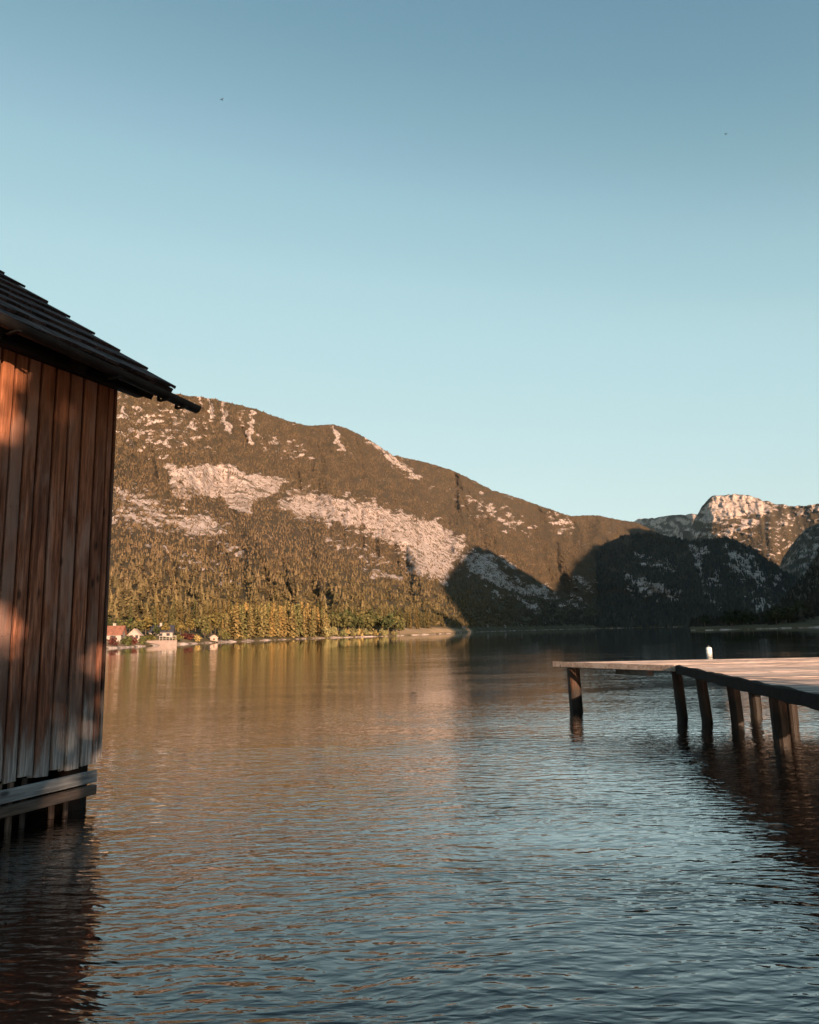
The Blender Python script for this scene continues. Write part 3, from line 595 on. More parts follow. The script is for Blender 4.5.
for px, yt, dd, w, kind, lab in [(114, 635, 6, 0.9, 'red', 'dark red leaved bush at the left corner of the red roofed house'),
                                 (133, 635, 6, 1.0, 'red', 'dark red leaved bush in front of the white house gable'),
                                 (187, 634, 14, 1.6, 'red', 'wide dark red bush right of the dark roofed house'),
                                 (197, 635, 6, 1.1, 'pale', 'round pale yellow bush by the water right of the red bush'),
                                 (143, 636, 5, 0.9, 'bushgreen', 'round green bush between the red roofed house and the pale quay'),
                                 (205, 622, 16, 0.9, 'broad', 'tall rounded green tree standing left of the small hut'),
                                 (221, 626, 10, 0.8, 'broad', 'green tree standing right of the small pale hut'),
                                 (226, 631, 6, 0.9, 'bushgreen', 'low green bush at the foot of the first larches'),
                                 (127, 636, 5, 1.1, 'bushgreen', 'green bush between the red roofed house and the white gable'),
                                 (150, 636, 9, 1.3, 'bushgreen', 'green bush in front of the left end of the dark roofed house'),
                                 (178, 636, 8, 1.3, 'bushgreen', 'low green bush just right of the quay railing'),
                                 (156, 625, 30, 0.9, 'broad', 'leafy tree rising behind the dark slate roof')]:
    h, P = hpx(px, shore_r(px) + dd, yt); tree(kind, P, h, lab, None, 'garden_bush' if kind != 'broad' else 'broadleaf_tree', w, 'bush' if kind != 'broad' else 'tree')

# ------------------------------------------------------------------ houses
def house(name, label, P, rz, w, d, h, rise, wallm, roofm, over=0.3, windows=(), chimney=None, door=None, cat='house', group=None, scale=0.86):
    """gable front towards local -y; ridge along local y"""
    root = empty(name, (float(P[0]), float(P[1]), float(P[2]) - 0.1), rz); tag(root, label, cat, group)
    mb = MB(); a, b = -w / 2, w / 2
    v = [(a, 0, -0.4), (b, 0, -0.4), (b, 0, h), (0, 0, h + rise), (a, 0, h), (a, d, -0.4), (b, d, -0.4), (b, d, h), (0, d, h + rise), (a, d, h)]
    mb.add(v, [(0, 1, 2, 3, 4), (9, 8, 7, 6, 5), (1, 6, 7, 2), (5, 0, 4, 9), (2, 7, 8, 3), (4, 3, 8, 9), (0, 5, 6, 1)]); mb.build('wall', wallm, root)
    rb = MB(); sl_ = rise / (w / 2); t_ = 0.14
    for s in (-1, 1):
        e = w / 2 + over; ze = h - over * sl_ + 0.01
        q = [(s * e, -over, ze), (0, -over, h + rise + 0.01), (0, d + over, h + rise + 0.01), (s * e, d + over, ze)]
        if s > 0: q = q[::-1]
        rb.hexa(q + [(x, y, z + t_) for x, y, z in q])
    rf = rb.build('roof', roofm, root)
    if chimney:
        cx, cy = chimney; cb = MB(); zt = h + rise - abs(cx) * sl_; cb.box((cx - .3, cy - .3, zt - .5), (cx + .3, cy + .3, zt + .9)); cb.box((cx - .36, cy - .36, zt + .9), (cx + .36, cy + .36, zt + 1.02)); cb.build('chimney', M_PLASTER, rf)
    for (side, u, z, ww, wh) in windows:
        f, g_ = MB(), MB()
        if side == 'f': f.box((u - ww / 2, -0.05, z), (u + ww / 2, -0.003, z + wh)); g_.box((u - ww / 2 + .1, -0.07, z + .1), (u + ww / 2 - .1, -0.053, z + wh - .1))
        else:
            s = 1 if side == 'r' else -1; x0, x1 = sorted((s * (w / 2 + .003), s * (w / 2 + .05))); y0, y1 = sorted((s * (w / 2 + .053), s * (w / 2 + .07)))
            f.box((x0, u - ww / 2, z), (x1, u + ww / 2, z + wh)); g_.box((y0, u - ww / 2 + .1, z + .1), (y1, u + ww / 2 - .1, z + wh - .1))
        fo = f.build('window', M_TIMB, root); g_.build('pane', M_GLASSY, fo)
    if door is not None:
        db = MB(); db.box((door - .45, -0.06, -0.1), (door + .45, -0.003, 1.9)); db.build('door', M_TIMB, root)
    root.scale = (scale, scale, scale); return root
def face_cam(P): return math.atan2(P[0], P[1]) * -1     # local -y looks back at the lake
def gp_(px, dd): return ground(PA, px, shore_r(px) + dd)
P = gp_(123, 15); house('house', 'white lakeside house with a broad red tiled roof at the far left', P, face_cam(P) + R_(80), 5.2, 4.2, 1.8, 1.7, M_PLASTER, M_REDROOF, 0.4, [('f', -1, .6, .9, .9), ('l', 1.5, .5, .9, .9), ('l', 4, .5, .9, .9)], (0.5, 2.0))
P = gp_(134, 15); house('house', 'white gabled house wing with a pale roof beside the red roofed house', P, face_cam(P) - R_(8), 2.5, 4.5, 1.6, 1.3, M_PLASTER, M_TANROOF, 0.35, [('f', -.6, .6, .7, .9), ('f', .6, .6, .7, .9)])
P = gp_(173, 24); house('house', 'long low house with a dark slate roof and a white chimney', P, face_cam(P) + R_(86), 5.0, 6.4, 1.7, 1.7, M_PLASTER, M_DARKROOF, 0.35, [('l', 1.2, .4, 1.0, .9), ('l', 3.2, .4, 1.0, .9), ('l', 5.2, .4, 1.0, .9)], (-0.3, 3.4))
P = gp_(214, 6); house('hut', 'small pale rose hut at the water edge left of the larches', P, face_cam(P) + R_(10), 2.2, 2.4, 1.1, .7, M_ROSE, M_TANROOF, 0.2, [('f', 0, .3, .6, .6)], cat='hut')
for k, (px, dd, w, wm, rm, lab) in enumerate([(464, 40, 5, M_ROSE, M_TANROOF, 'tiny tan cottage on the sandy point where the sunlight ends'),
        (487, 60, 6, M_PLASTER, M_DARKROOF, 'tiny white house under the dark slope, leftmost of the shaded hamlet'),
        (505, 60, 7, M_PLASTER, M_DARKROOF, 'tiny white house in the middle of the shaded hamlet'),
        (522, 80, 8, M_PLASTER, M_REDROOF, 'tiny house with a red roof in the shaded hamlet'),
        (546, 90, 9, M_ROSE, M_DARKROOF, 'tiny rose coloured house, rightmost of the shaded hamlet')]):
    P = gp_(px, dd); house('house', lab, P, face_cam(P) + R_(20 * k), w, w * 1.2, w * .5, w * .35, wm, rm, .3, group='houses of the shaded hamlet')
# quay and railing
P = gp_(162, 1.0); q = empty('quay', (float(P[0]), float(P[1]), 0.0), face_cam(P)); tag(q, 'pale concrete bathing quay with a white railing below the dark roofed house', 'quay')
mb = MB(); mb.box((-3.3, 0, -1.5), (3.0, 2.2, 0.95)); mb.box((-3.4, -0.08, 0.95), (3.1, 2.2, 1.05)); mb.build('wall', M_CONC, q)
rl = MB(); rl.box((-0.6, 0.1, 1.85), (2.9, 0.16, 1.95)); rl.box((-0.6, 0.1, 1.45), (2.9, 0.16, 1.5)); rl.build('rail', M_PLASTER, q)
for k in range(6): pb = MB(); x = -0.5 + k * .66; pb.box((x - .04, .165, 1.052), (x + .04, .24, 1.95)); pb.build('post', M_PLASTER, q)

# ------------------------------------------------------------------ boathouse
TH = R_(24); BL, BW = 7.0, 6.4
bh = empty('boathouse', (-3.335, 7.996, 0.0), R_(66)); tag(bh, 'weathered brown wooden boathouse with vertical boards and a shingled roof, standing in the water', 'boathouse')
# local x runs along the wall away from the viewer, local -y is the side seen
def siding(x0, x1, ztop, zbot, flip=False):
    mb = MB(); x = x0; k = 0
    while x < x1 - 0.02:
        over = k % 2 == 0; w = min(random.uniform(0.085, 0.125) if over else random.uniform(0.045, 0.072), x1 - x)
        y0 = -0.052 if over else -0.014; wa = 0.012 if over else -0.004
        zt = ztop(x + w / 2) if callable(ztop) else ztop
        zb = zbot + random.uniform(-0.025, 0.02)
        a, b2 = max(x0, x - wa), min(x1, x + w + wa); dz = random.uniform(-0.012, 0.012); ds = random.uniform(-0.006, 0.006)
        ys = y0 + (0.0365 if over else 0.03)
        mb.hexa([(a, y0, zb), (b2, y0 + ds, zb + dz), (b2, ys + ds, zb + dz), (a, ys, zb), (a, y0, zt), (b2, y0 + ds, zt), (b2, ys + ds, zt), (a, ys, zt)], random.uniform(0.3, 1.0) if over else random.uniform(0.0, 0.4))  # recessed boards toned darker, painting in the shade between the cover boards
        if over and not flip:
            for nz_ in (0.62, 1.75, 2.95, 4.1):
                for fx in (0.25, 0.75):
                    cx_, cz_ = a + (b2 - a) * fx, nz_ + random.uniform(-.015, .015); mb.box((cx_ - .005, y0 - .003, cz_ - .005), (cx_ + .005, y0 + .004, cz_ + .005), 0.0)
        x += w; k += 1
    return mb
sw = siding(-BL, 0.0, 4.70, 0.43).build('side_wall', M_SIDING, bh, bevel=0.005)
slope = math.tan(R_(34.6)); EY, EZ = -0.40, 4.51
def roof_z(y): return EZ + (y - EY) * slope if y <= BW / 2 else EZ + (BW - y - EY) * slope
o = siding(-BL, 0.0, 4.70, 0.43).build('side_wall', M_SIDING, bh); o.rotation_euler = (0, 0, math.pi); o.location = (-BL, BW, 0)
for end in (0, 1):
    g_ = siding(0.015, BW - 0.015, lambda u: roof_z(u) - 0.16, 0.43).build('gable_wall', M_SIDING, bh)
    if end == 0: g_.rotation_euler = (0, 0, math.pi / 2); g_.location = (-0.0, 0, 0)
    else: g_.rotation_euler = (0, 0, -math.pi / 2); g_.location = (-BL, BW, 0)
cbm = MB(); cbm.box((0.0455, -0.03, 0.47), (0.075, 0.13, 4.68), 0.15); cbm.build('corner_board', M_SIDING, bh, bevel=0.004)
mb = MB(); mb.box((-BL, -0.10, 0.255), (-0.035, -0.053, 0.372), 0.6, 0.004); mb.build('rail_board', M_RAIL, bh, bevel=0.006)
mb = MB(); mb.box((-BL, -0.11, 0.13), (-0.045, -0.053, 0.228), 0.5, 0.004); mb.build('sill_beam', M_BEAM, bh, bevel=0.006)
mb = MB(); x = -BL + 0.1
while x < -0.75:
    w = random.uniform(0.034, 0.055); mb.box((x, -0.045, -0.5), (x + w, -0.015, 0.425), random.random(), 0.004); x += w + random.uniform(0.07, 0.115)
mb.box((-0.55, -0.045, -0.4), (-0.5, -0.02, 0.2), .4, .005); mb.box((-0.38, -0.045, -0.4), (-0.34, -0.02, 0.2), .6, .005)
mb.build('slat_screen', M_SLAT, bh)
for (x, y) in [(-0.16, 0.16), (-2.4, 0.16), (-4.6, 0.16), (-6.8, 0.16), (-0.16, BW - .2), (-2.4, BW - .2), (-4.6, BW - .2), (-6.8, BW - .2)]:
    pb = MB(); pb.box((x - .12, y - .12, -2.0), (x + .12, y + .12, 0.5), .3, .008); pb.build('post', M_POST, bh)
sk_ = MB(); sk_.box((-BL + .3, 0.30, -1.2), (-0.3, 0.34, 0.455), .2); sk_.box((-0.29, 0.30, -1.2), (-0.25, BW - .3, 0.455), .3); sk_.build('under_floor_shade_panel', M_DARKW, bh)  # added dark panel, stands in for the shade under the floor
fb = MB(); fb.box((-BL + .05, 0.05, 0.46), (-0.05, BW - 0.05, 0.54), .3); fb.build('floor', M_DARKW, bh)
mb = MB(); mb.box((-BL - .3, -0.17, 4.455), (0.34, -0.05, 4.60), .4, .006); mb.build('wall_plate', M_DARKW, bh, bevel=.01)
# roof: board shingles in courses of 0.53 m, three deep
CS, SN = math.cos(R_(34.6)), math.sin(R_(34.6)); EXPO = 0.534; slant = (BW / 2 - EY) / CS
def slope_pt(d, off): return (EY + d * CS - off * SN, EZ + d * SN + off * CS)
def shingle_side(dense):
    mb = MB(); n = int(math.ceil(slant / EXPO)) + 1
    for x_ in np.arange(-BL - 0.48, 0.4, 0.16):
        y0, z0 = slope_pt(-0.045, 0.004); y1, z1 = slope_pt(0.6, 0.004); y0t, z0t = slope_pt(-0.045, 0.068); y1t, z1t = slope_pt(0.6, 0.03); xb = min(x_ + .157, .475)
        mb.hexa([(x_, y0, z0), (xb, y0, z0), (xb, y1, z1), (x_, y1, z1), (x_, y0t, z0t), (xb, y0t, z0t), (xb, y1t, z1t), (x_, y1t, z1t)], random.random())
    for k in range(-0, n):
        d0 = k * EXPO - 0.05; d1 = min(d0 + 1.12, slant + 0.02)
        if d1 <= d0 + .1: continue
        x = -BL - 0.5
        while x < 0.49:
            w = random.uniform(0.13, 0.24) if dense else 0.5; x1 = min(x + w, 0.49 + random.uniform(-.012, .012))
            if 0.49 - x1 < 0.05: x1 = 0.49 + random.uniform(-.012, .012)
            j = random.uniform(-0.02, 0.02); r1 = random.uniform(0, 0.008)
            th = 0.032; frac = (d1 - d0) / 1.12
            y0, z0 = slope_pt(d0 + j, 0.072 + r1); y1, z1 = slope_pt(d1, 0.072 + r1 - 0.072 * frac)
            y0t, z0t = slope_pt(d0 + j, 0.072 + r1 + th); y1t, z1t = slope_pt(d1, 0.072 + r1 - 0.072 * frac + th)
            mb.hexa([(x + .003, y0, z0), (x1 - .003, y0, z0), (x1 - .003, y1, z1), (x + .003, y1, z1), (x + .003, y0t, z0t), (x1 - .003, y0t, z0t), (x1 - .003, y1t, z1t), (x + .003, y1t, z1t)], random.random())
            x = x1
    return mb
shingle_side(True).build('roof_shingles', M_SHINGLE, bh)
o = shingle_side(False).build('roof_shingles', M_SHINGLE, bh); o.rotation_euler = (0, 0, math.pi); o.location = (-BL, BW, 0)
mb = MB()
for s in (0, 1):
    q = [(-BL - .46, *slope_pt(0.0, -0.03)), (0.45, *slope_pt(0.0, -0.03)), (0.45, *slope_pt(slant - .01, -0.03)), (-BL - .46, *slope_pt(slant - .01, -0.03))]
    q2 = [(-BL - .46, *slope_pt(0.0, 0.0)), (0.45, *slope_pt(0.0, 0.0)), (0.45, *slope_pt(slant - .01, 0.0)), (-BL - .46, *slope_pt(slant - .01, 0.0))]
    if s: f_ = lambda p: (p[0], BW - p[1], p[2]); q, q2 = [f_(p) for p in q[::-1]], [f_(p) for p in q2[::-1]]
    mb.hexa(q + q2, 0.3)
mb.build('roof_boarding', M_DARKW, bh)
for k in range(9):
    x = 0.28 - k * 0.96; rb = MB()
    q = [(x - .05, *slope_pt(0.03, -0.16)), (x + .05, *slope_pt(0.03, -0.16)), (x + .05, *slope_pt(slant - .15, -0.16)), (x - .05, *slope_pt(slant - .15, -0.16))]
    q2 = [(x - .05, *slope_pt(0.03, -0.032)), (x + .05, *slope_pt(0.03, -0.032)), (x + .05, *slope_pt(slant - .15, -0.032)), (x - .05, *slope_pt(slant - .15, -0.032))]
    rb.hexa(q + q2, .4); rb.build('rafter', M_DARKW, bh)
# gutter: half-round, falling towards its free end
gv, gf = [], []; GX = np.linspace(-BL - .5, 0.88, 40); nseg = 10
for x in GX:
    zc = 4.545 - 0.0437 * (x + 1.78) if x > -5 else 4.545 + 0.14
    for k in range(nseg + 1):
        a = math.pi + math.pi * k / nseg; gv.append((x, -0.475 + 0.075 * math.cos(a), zc + 0.075 * math.sin(a)))
    for k in range(nseg + 1):
        a = 2 * math.pi - math.pi * k / nseg; gv.append((x, -0.475 + 0.062 * math.cos(a), zc + 0.006 + 0.062 * math.sin(a)))
n2_ = 2 * (nseg + 1)
for i in range(len(GX) - 1):
    for k in range(n2_): gf.append((i * n2_ + k, i * n2_ + (k + 1) % n2_, (i + 1) * n2_ + (k + 1) % n2_, (i + 1) * n2_ + k))
for k in range(nseg):   # end rings
    for i in (0, len(GX) - 1):
        b0 = i * n2_; gf.append((b0 + k, b0 + k + 1, b0 + n2_ - 2 - k, b0 + n2_ - 1 - k))
mb = MB(); mb.add(gv, gf, .5); gt = mb.build('gutter', plain('dark_gutter_wood', (0.02, 0.017, 0.016), 0.55, 0.4, 8), bh)
for x in (-1.6, -0.4, 0.33, 0.62):
    zc = 4.545 - 0.0437 * (x + 1.78); hb = MB(); hb.box((x - .02, -0.56, zc - .095), (x + .02, -0.40, zc - .078)); hb.box((x - .02, -0.398, zc - .09), (x + .02, -0.385, zc + .08)); hb.build('bracket', M_DARKW, gt)

# ------------------------------------------------------------------ pier
pr = empty('pier', (4.0, 10.0, 0.0)); tag(pr, 'wooden swimming pier on round piles with a sunlit plank deck at the right', 'pier')
def L(p): return (p[0] - 4.0, p[1] - 10.0, p[2])
K1, K2, K3 = np.array([3.07, 16.2]), np.array([4.78, 13.6]), np.array([3.97, 7.45]); K4 = K3 + (K3 - K2) * 1.0
def right_x(y): return 14.0 if y > 12.6 else 5.4 + (y - 1.3) * 0.225
def edge_x(y):
    if y >= K2[1]: return K1[0] + (K2[0] - K1[0]) * (K1[1] - y) / (K1[1] - K2[1])
    return K2[0] + (K4[0] - K2[0]) * (K2[1] - y) / (K2[1] - K4[1])
mb = MB(); y = K4[1]; YEND = 16.05
while y < YEND:
    w = 0.148; y1 = y + w; ym = y + w / 2
    sl0, sl1 = edge_x(y), edge_x(min(y1, 16.15))
    j = random.uniform(0.02, 0.05) if ym < K2[1] else 0.012
    dz = random.uniform(-.006, .006); xe = right_x(y) + random.uniform(-.03, .03)
    a0, a1 = sl0 + j, sl1 + j; sk = lambda x: (x - 4) * -0.028
    q = [(a0, y + sk(a0), .962 + dz), (xe, y + sk(xe), .962 + dz), (xe, y1 - .012 + sk(xe), .962 + dz), (a1, y1 - .012 + sk(a1), .962 + dz)]
    mb.hexa([L(p) for p in q] + [L((p[0], p[1], 1.0 + dz)) for p in q], random.uniform(0.5, 0.85)); y = y1
mb.build('deck', M_DECK, pr, bevel=.004)
def bar(a, b, w, z0, z1, mat, name, off=0.0, bev=.008, rough=0.0, n=1):
    a, b = np.array(a), np.array(b); d = (b - a) / np.linalg.norm(b - a); nn = np.array([-d[1], d[0]]); mb = MB(); vs = []
    for k in range(n + 1):
        c = a + (b - a) * k / n + nn * off; ju = lambda: random.uniform(-rough, rough)
        vs += [L((*(c - nn * w / 2), z0 + ju())), L((*(c + nn * w / 2), z0 + ju())), L((*(c + nn * w / 2), z1 + ju())), L((*(c - nn * w / 2), z1 + ju()))]
    fs = [(i * 4 + k, i * 4 + (k + 1) % 4, (i + 1) * 4 + (k + 1) % 4, (i + 1) * 4 + k) for i in range(n) for k in range(4)] + [(3, 2, 1, 0), (n * 4, n * 4 + 1, n * 4 + 2, n * 4 + 3)]
    mb.add(vs, fs, .5); return mb.build(name, mat, pr, bevel=bev)
bar(K1 + [-.03, .02], K2 + [-.03, .02], 0.04, 0.90, 1.012, M_FASCIA, 'fascia_board', -0.035)
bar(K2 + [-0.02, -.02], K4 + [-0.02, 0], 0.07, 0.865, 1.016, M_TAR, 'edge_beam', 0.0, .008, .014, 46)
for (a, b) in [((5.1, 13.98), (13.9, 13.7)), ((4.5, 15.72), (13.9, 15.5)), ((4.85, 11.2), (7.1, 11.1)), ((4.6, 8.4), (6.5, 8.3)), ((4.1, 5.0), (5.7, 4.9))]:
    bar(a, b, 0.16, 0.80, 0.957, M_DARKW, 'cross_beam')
bar((4.46, 14.22), (4.08, 15.02), 0.15, 0.79, 0.957, M_BEAM, 'cross_beam')
for (x, y, r, tx, ty) in [(3.43, 16.1, .14, -.05, 0), (5.02, 14.3, .105, -.09, .05), (5.2, 13.6, .10, -.12, .05), (5.66, 13.4, .115, -.04, .1), (6.95, 15.5, .12, -.05, 0), (5.36, 11.2, .12, -.05, 0), (6.68, 13.5, .105, -.03, 0),
                          (9.3, 15.4, .14, 0, 0), (9.2, 13.5, .14, 0, 0), (6.95, 11.0, .14, 0, 0), (4.75, 8.5, .15, -.04, 0), (6.3, 8.3, .14, 0, 0), (4.3, 5.0, .14, 0, 0), (5.5, 4.9, .14, 0, 0), (12.8, 15.3, .14, 0, 0), (12.8, 13.5, .14, 0, 0)]:
    pb = MB(); pb.tube((x - 4 + tx * -1.2, y - 10 - ty * 1.4, -2.2), (x - 4 + tx * .4, y - 10 + ty * .3, 0.95), r * 1.0, r * .92, 14, .06, 10); pb.build('pile', M_POST, pr, smooth=False)

# ------------------------------------------------------------------ mooring buoy and birds
P = at_z(709, 651, 0); by = empty('mooring_buoy', (float(P[0]), float(P[1]), 0)); by.scale = (.85, .85, .85); tag(by, 'small white mooring buoy floating beyond the pier', 'buoy')
mb = MB(); prof = [(0.05, -0.25), (0.17, -0.2), (0.21, -0.05), (0.22, 0.05), (0.22, 0.22), (0.20, 0.27), (0.14, 0.30), (0.05, 0.31)]
vs = [(r * math.cos(2 * math.pi * i / 18), r * math.sin(2 * math.pi * i / 18), z) for r, z in prof for i in range(18)]
fs = [(k * 18 + i, k * 18 + (i + 1) % 18, (k + 1) * 18 + (i + 1) % 18, (k + 1) * 18 + i) for k in range(len(prof) - 1) for i in range(18)] + [tuple(range(17, -1, -1)), tuple(range(7 * 18, 8 * 18))]
mb.add(vs, fs); mb.build('float', M_BUOY, by, smooth=True)
mb = MB()
for k in range(12):
    a, b2 = 2 * math.pi * k / 12, 2 * math.pi * (k + 1) / 12; mb.tube((0.06 * math.cos(a), 0, 0.36 + .06 * math.sin(a)), (0.06 * math.cos(b2), 0, 0.36 + .06 * math.sin(b2)), .012, .012, 6)
mb.build('mooring_ring', M_GALV, by)
for (x, y, dist, bank, lab) in [(222, 99.5, 190, .3, 'tiny dark bird gliding high in the sky on the left'), (726, 134, 190, -.2, 'tiny dark bird gliding high in the sky on the right')]:
    d = ray(x, y); d = d / np.linalg.norm(d); P = np.array([0, 0, CH]) + d * dist
    mb = MB()   # one body: spindle with swept wings and tail
    st = [(-.24, .03), (-.12, .06), (0, .075), (.12, .06), (.2, .05), (.26, .015)]; vs, fs = [], []
    for yy, r in st: vs += [(r * math.cos(k * math.pi / 4), yy, r * math.sin(k * math.pi / 4)) for k in range(8)]
    fs = [(i * 8 + k, i * 8 + (k + 1) % 8, (i + 1) * 8 + (k + 1) % 8, (i + 1) * 8 + k) for i in range(5) for k in range(8)]; mb.add(vs, fs)
    for s in (-1, 1):
        mb.add([(s * .05, .1, .03), (s * .28, .14, .10), (s * .5, -.02, .06), (s * .27, 0, .09), (s * .05, -.08, .02), (s * .28, .1, .075)], [(0, 1, 3, 4), (1, 2, 3), (0, 4, 5, 1), (5, 3, 2, 1), (4, 3, 5)])
    mb.add([(-.05, -.22, 0), (.05, -.22, 0), (.08, -.36, 0), (-.08, -.36, 0.01)], [(0, 1, 2, 3)])
    o = mb.build('bird', M_BIRD, None, tuple(P.tolist())); o.rotation_euler = (0, bank, random.uniform(0, 3)); tag(o, lab, 'bird', 'birds in the sky')

# ------------------------------------------------------------------ lake bed, shore, water
gx = np.sinh(np.linspace(-7.2, 7.2, 181)) * 18; gy = np.sinh(np.linspace(-7.2, 7.2, 181)) * 18
XX, YY = np.meshgrid(gx, gy, indexing='ij')
s_ = np.maximum(1.3 - YY, XX - 12.8 - 0.78 * np.maximum(YY, 0)) + 0.5 * fbm(XX / 4, YY / 4, 3) * np.exp(-np.hypot(XX, YY) / 40)
ZZ = np.clip(np.where(s_ > 0, 0.22 * s_, 0.16 * s_), -9, 0.9 + 0.05 * fbm(XX / 3, YY / 3, 2)) + 0.03 * fbm(XX * 1.3, YY * 1.3, 3) * np.exp(-np.hypot(XX, YY) / 30)
i = np.arange(180 * 180); b = (i // 180) * 181 + i % 180
m, t, p_, o_ = newmat('lake_gravel'); gp = geo_pos(t)
vo = N(t, 'ShaderNodeTexVoronoi'); lk(t, gp, vo.inputs['Vector']); vo.inputs['Scale'].default_value = 14
sepz = N(t, 'ShaderNodeSeparateXYZ'); lk(t, gp, sepz.inputs[0])
cpeb = ramp(t, vo.outputs['Color'], [(0.1, (0.09, 0.070, 0.060)), (0.6, (0.19, 0.15, 0.13)), (0.97, (0.36, 0.32, 0.29))])
cpeb = mixc(t, mrange(t, noise(t, gp, 2.2, 4).outputs[0], 0.4, 0.6, 0.2, 0.8), cpeb, (0.10, 0.076, 0.064))
lk(t, mixc(t, mrange(t, sepz.outputs[2], -0.80, -0.35), (0.020, 0.022, 0.020), cpeb), p_.inputs['Base Color']); p_.inputs['Roughness'].default_value = 0.9  # colour darkens with depth, standing in for light the water absorbs
tag(np_mesh('ground', np.stack([XX, YY, ZZ], -1).reshape(-1, 3), np.stack([b, b + 181, b + 182, b + 1], 1), [m]), kind='structure')

m, t, p_, o_ = newmat('lake_water'); t.nodes.remove(p_); gp = geo_pos(t)
dist = N(t, 'ShaderNodeVectorMath', operation='LENGTH'); lk(t, gp, dist.inputs[0])
def slopes(sc, sx, sy, rot, detail=2, rough=0.5, off=0):
    n = noise(t, mapping(t, gp, (sx, sy, 1), (0, 0, rot), (off, off * 2.3, 0)), sc, detail, rough, 0.3); return n
calm = noise(t, mapping(t, gp, (0.02, 0.055, 1), (0, 0, 0.25)), 1.0, 3, 0.55).outputs[0]
far_ripple = mrange(t, calm, 0.40, 0.62, 0.25, 1.0)
near = mrange(t, dist.outputs['Value'], 25, 110, 1.0, 0.0)
wp = N(t, 'ShaderNodeVectorMath', operation='ADD'); lk(t, gp, wp.inputs[0])
wn = noise(t, mapping(t, gp, (0.5, 0.8, 1)), 1.0, 2, 0.5); ws = N(t, 'ShaderNodeVectorMath', operation='SCALE'); ws.inputs['Scale'].default_value = 0.45; lk(t, wn.outputs['Color'], ws.inputs[0]); lk(t, ws.outputs[0], wp.inputs[1]); wpo = wp.outputs[0]
h1 = noise(t, mapping(t, wpo, (1.8, 5.5, 1), (0, 0, -0.16)), 1.0, 1, 0.5, 0.2).outputs[0]
h2 = noise(t, mapping(t, wpo, (4.0, 12.5, 1), (0, 0, 0.22), (5, 3, 0)), 1.0, 1, 0.45, 0.25).outputs[0]
h3 = noise(t, mapping(t, wpo, (9.0, 23.0, 1), (0, 0, -0.3), (9, 1, 0)), 1.0, 1, 0.5, 0.5).outputs[0]
gust = mrange(t, noise(t, mapping(t, gp, (0.12, 0.35, 1), (0, 0, 0.2)), 1.0, 2, 0.5).outputs[0], 0.35, 0.65, 0.65, 1.35)
hh_ = math_(t, 'MULTIPLY', gust, math_(t, 'ADD', math_(t, 'MULTIPLY', h1, 0.013), math_(t, 'ADD', math_(t, 'MULTIPLY', h2, 0.0150), math_(t, 'MULTIPLY', h3, 0.0066))))
bp = N(t, 'ShaderNodeBump'); bp.inputs['Distance'].default_value = 1.0; lk(t, hh_, bp.inputs['Height'])
near = math_(t, 'MULTIPLY', near, math_(t, 'MULTIPLY', mrange(t, dist.outputs['Value'], 3.0, 7.0, 1.2, 0.95), mrange(t, dist.outputs['Value'], 8.0, 20.0, 1.0, 0.33)))
lk(t, math_(t, 'MULTIPLY', near, math_(t, 'MULTIPLY_ADD', far_ripple, 0.35, 0.65)), bp.inputs['Strength'])
# beyond the near water the ripples are finer than a pixel: slopes directly
nf = noise(t, mapping(t, gp, (0.35, 1.5, 1), (0, 0, 0.05)), 1.0, 3, 0.6)
sf = N(t, 'ShaderNodeSeparateColor'); lk(t, nf.outputs['Color'], sf.inputs[0])
amp = math_(t, 'MULTIPLY', mrange(t, dist.outputs['Value'], 18, 60, 0.0, 1.0), math_(t, 'MULTIPLY', far_ripple, mrange(t, dist.outputs['Value'], 30, 260, 0.055, 0.018)))
cx = N(t, 'ShaderNodeCombineXYZ')
lk(t, math_(t, 'MULTIPLY', math_(t, 'SUBTRACT', sf.outputs[0], 0.5), math_(t, 'MULTIPLY', amp, 0.5)), cx.inputs[0]); lk(t, math_(t, 'MULTIPLY', math_(t, 'SUBTRACT', sf.outputs[1], 0.5), amp), cx.inputs[1])
va = N(t, 'ShaderNodeVectorMath', operation='ADD'); lk(t, bp.outputs[0], va.inputs[0]); lk(t, cx.outputs[0], va.inputs[1])
vn = N(t, 'ShaderNodeVectorMath', operation='NORMALIZE'); lk(t, va.outputs[0], vn.inputs[0])
fr = N(t, 'ShaderNodeFresnel'); fr.inputs['IOR'].default_value = 1.34; lk(t, vn.outputs[0], fr.inputs['Normal'])
gl = N(t, 'ShaderNodeBsdfGlossy'); gl.inputs['Roughness'].default_value = 0.03; gl.inputs['Color'].default_value = (1, 1, 1, 1); lk(t, vn.outputs[0], gl.inputs['Normal'])
tr = N(t, 'ShaderNodeBsdfTransparent'); tr.inputs[0].default_value = (0.60, 0.55, 0.50, 1)
mx = N(t, 'ShaderNodeMixShader'); lk(t, math_(t, 'MINIMUM', math_(t, 'MULTIPLY', math_(t, 'POWER', fr.outputs[0], 1.12), 2.45), 0.97), mx.inputs[0]); lk(t, tr.outputs[0], mx.inputs[1]); lk(t, gl.outputs[0], mx.inputs[2])
lk(t, mx.outputs[0], o_.inputs[0])
Wm = 13000.0
tag(np_mesh('lake_water', [(-Wm, -40, 0), (Wm, -40, 0), (Wm, Wm, 0), (-Wm, Wm, 0)], [(0, 1, 2, 3)], [m]), kind='structure')

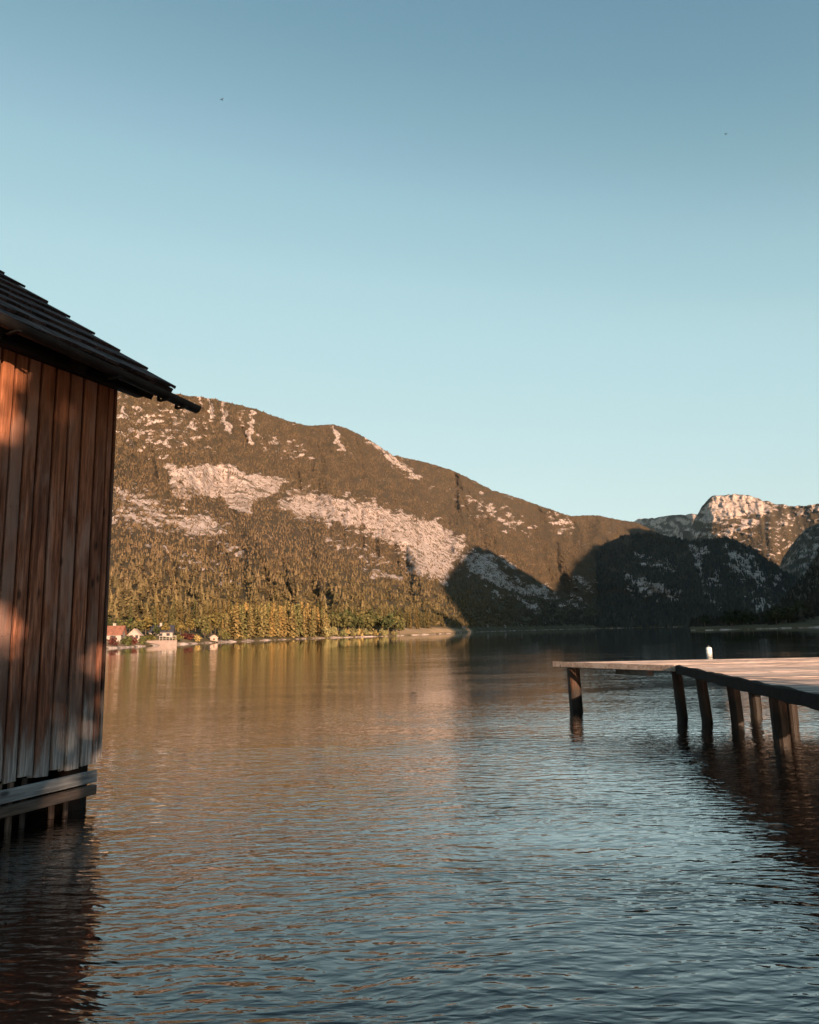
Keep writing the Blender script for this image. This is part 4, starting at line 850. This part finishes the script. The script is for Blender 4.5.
# ------------------------------------------------------------------ trees on the near right bank (beside the viewer, out of frame): crowns cut with gaps to dapple the boathouse wall
Cc = np.array([-3.30, 8.075, 0]); nrm_ = np.array([math.cos(TH), -math.sin(TH), 0])
GAPS = []
for x, y, r in [(1, 385, .33), (7, 425, .2), (0, 630, .27), (94, 664, .155), (66, 412, .10), (-60, 560, .5)]:
    d = ray(x, y); tt_ = np.dot(Cc - np.array([0, 0, CH]), nrm_) / np.dot(d, nrm_); GAPS.append((np.array([0, 0, CH]) + tt_ * d, r))
def in_gap(p):
    p = np.array(p)
    for g, r in GAPS:
        w = p - g
        if np.linalg.norm((w - np.dot(w, SV) * SV) * np.array([1.3, 1.3, 0.8])) < r * random.uniform(0.6, 1.5): return True
    return False
for k, (qq, dd, hgt, lab) in enumerate([(-0.3, 20, 13.0, 'unseen leafy maple on the right bank nearest the viewer'), (3.0, 21.5, 13.4, 'unseen tall leafy maple in the middle of the bank group'), (6.1, 20.5, 12.4, 'unseen leafy maple on the right bank beside the pier')]):
    base = np.array([-3.5, 7.5]) + sh * dd; base = base + np.array([sh[1] * -1, sh[0]]) * qq
    gz = 0.85; root = empty('maple_tree', (float(base[0]), float(base[1]), gz)); tag(root, lab, 'tree')
    tb = MB(); tb.tube((0, 0, -.3), (.1, .05, 6.5), .24, .08, 10, .08, 8)
    for a in range(6):
        an = a * 1.05; tb.tube((.03, 0, 2.2 + a * .55), (2.0 * math.cos(an), 2.0 * math.sin(an), 4.0 + a * .75), .08, .025, 6, .08, 4)
    tb.build('trunk', M_BARK, root)
    cb = MB(); wb = np.array([base[0], base[1], gz])
    leaf_crown(cb, (0, 0, hgt * .56), (2.7, 2.7, hgt * .48), 13000, 0.17, (0.07, 0.075, 0.025), .3, 46, lambda p: in_gap(np.array(p) + wb))
    cb.build('crown', M_FOL, root)
# ------------------------------------------------------------------ air
hz = MB(); hz.box((-9000, -3000, -16), (12000, 19500, 3600)); m = bpy.data.materials.new('haze_air'); m.use_nodes = True; t = m.node_tree; t.nodes.clear()
o_ = N(t, 'ShaderNodeOutputMaterial'); pv = N(t, 'ShaderNodeVolumePrincipled'); pv.inputs['Color'].default_value = (0.50, 0.76, 1.0, 1); pv.inputs['Density'].default_value = 5.5e-6
lk(t, pv.outputs[0], o_.inputs['Volume']); tag(hz.build('haze', m), kind='stuff')
print('single trees', TREES[0])
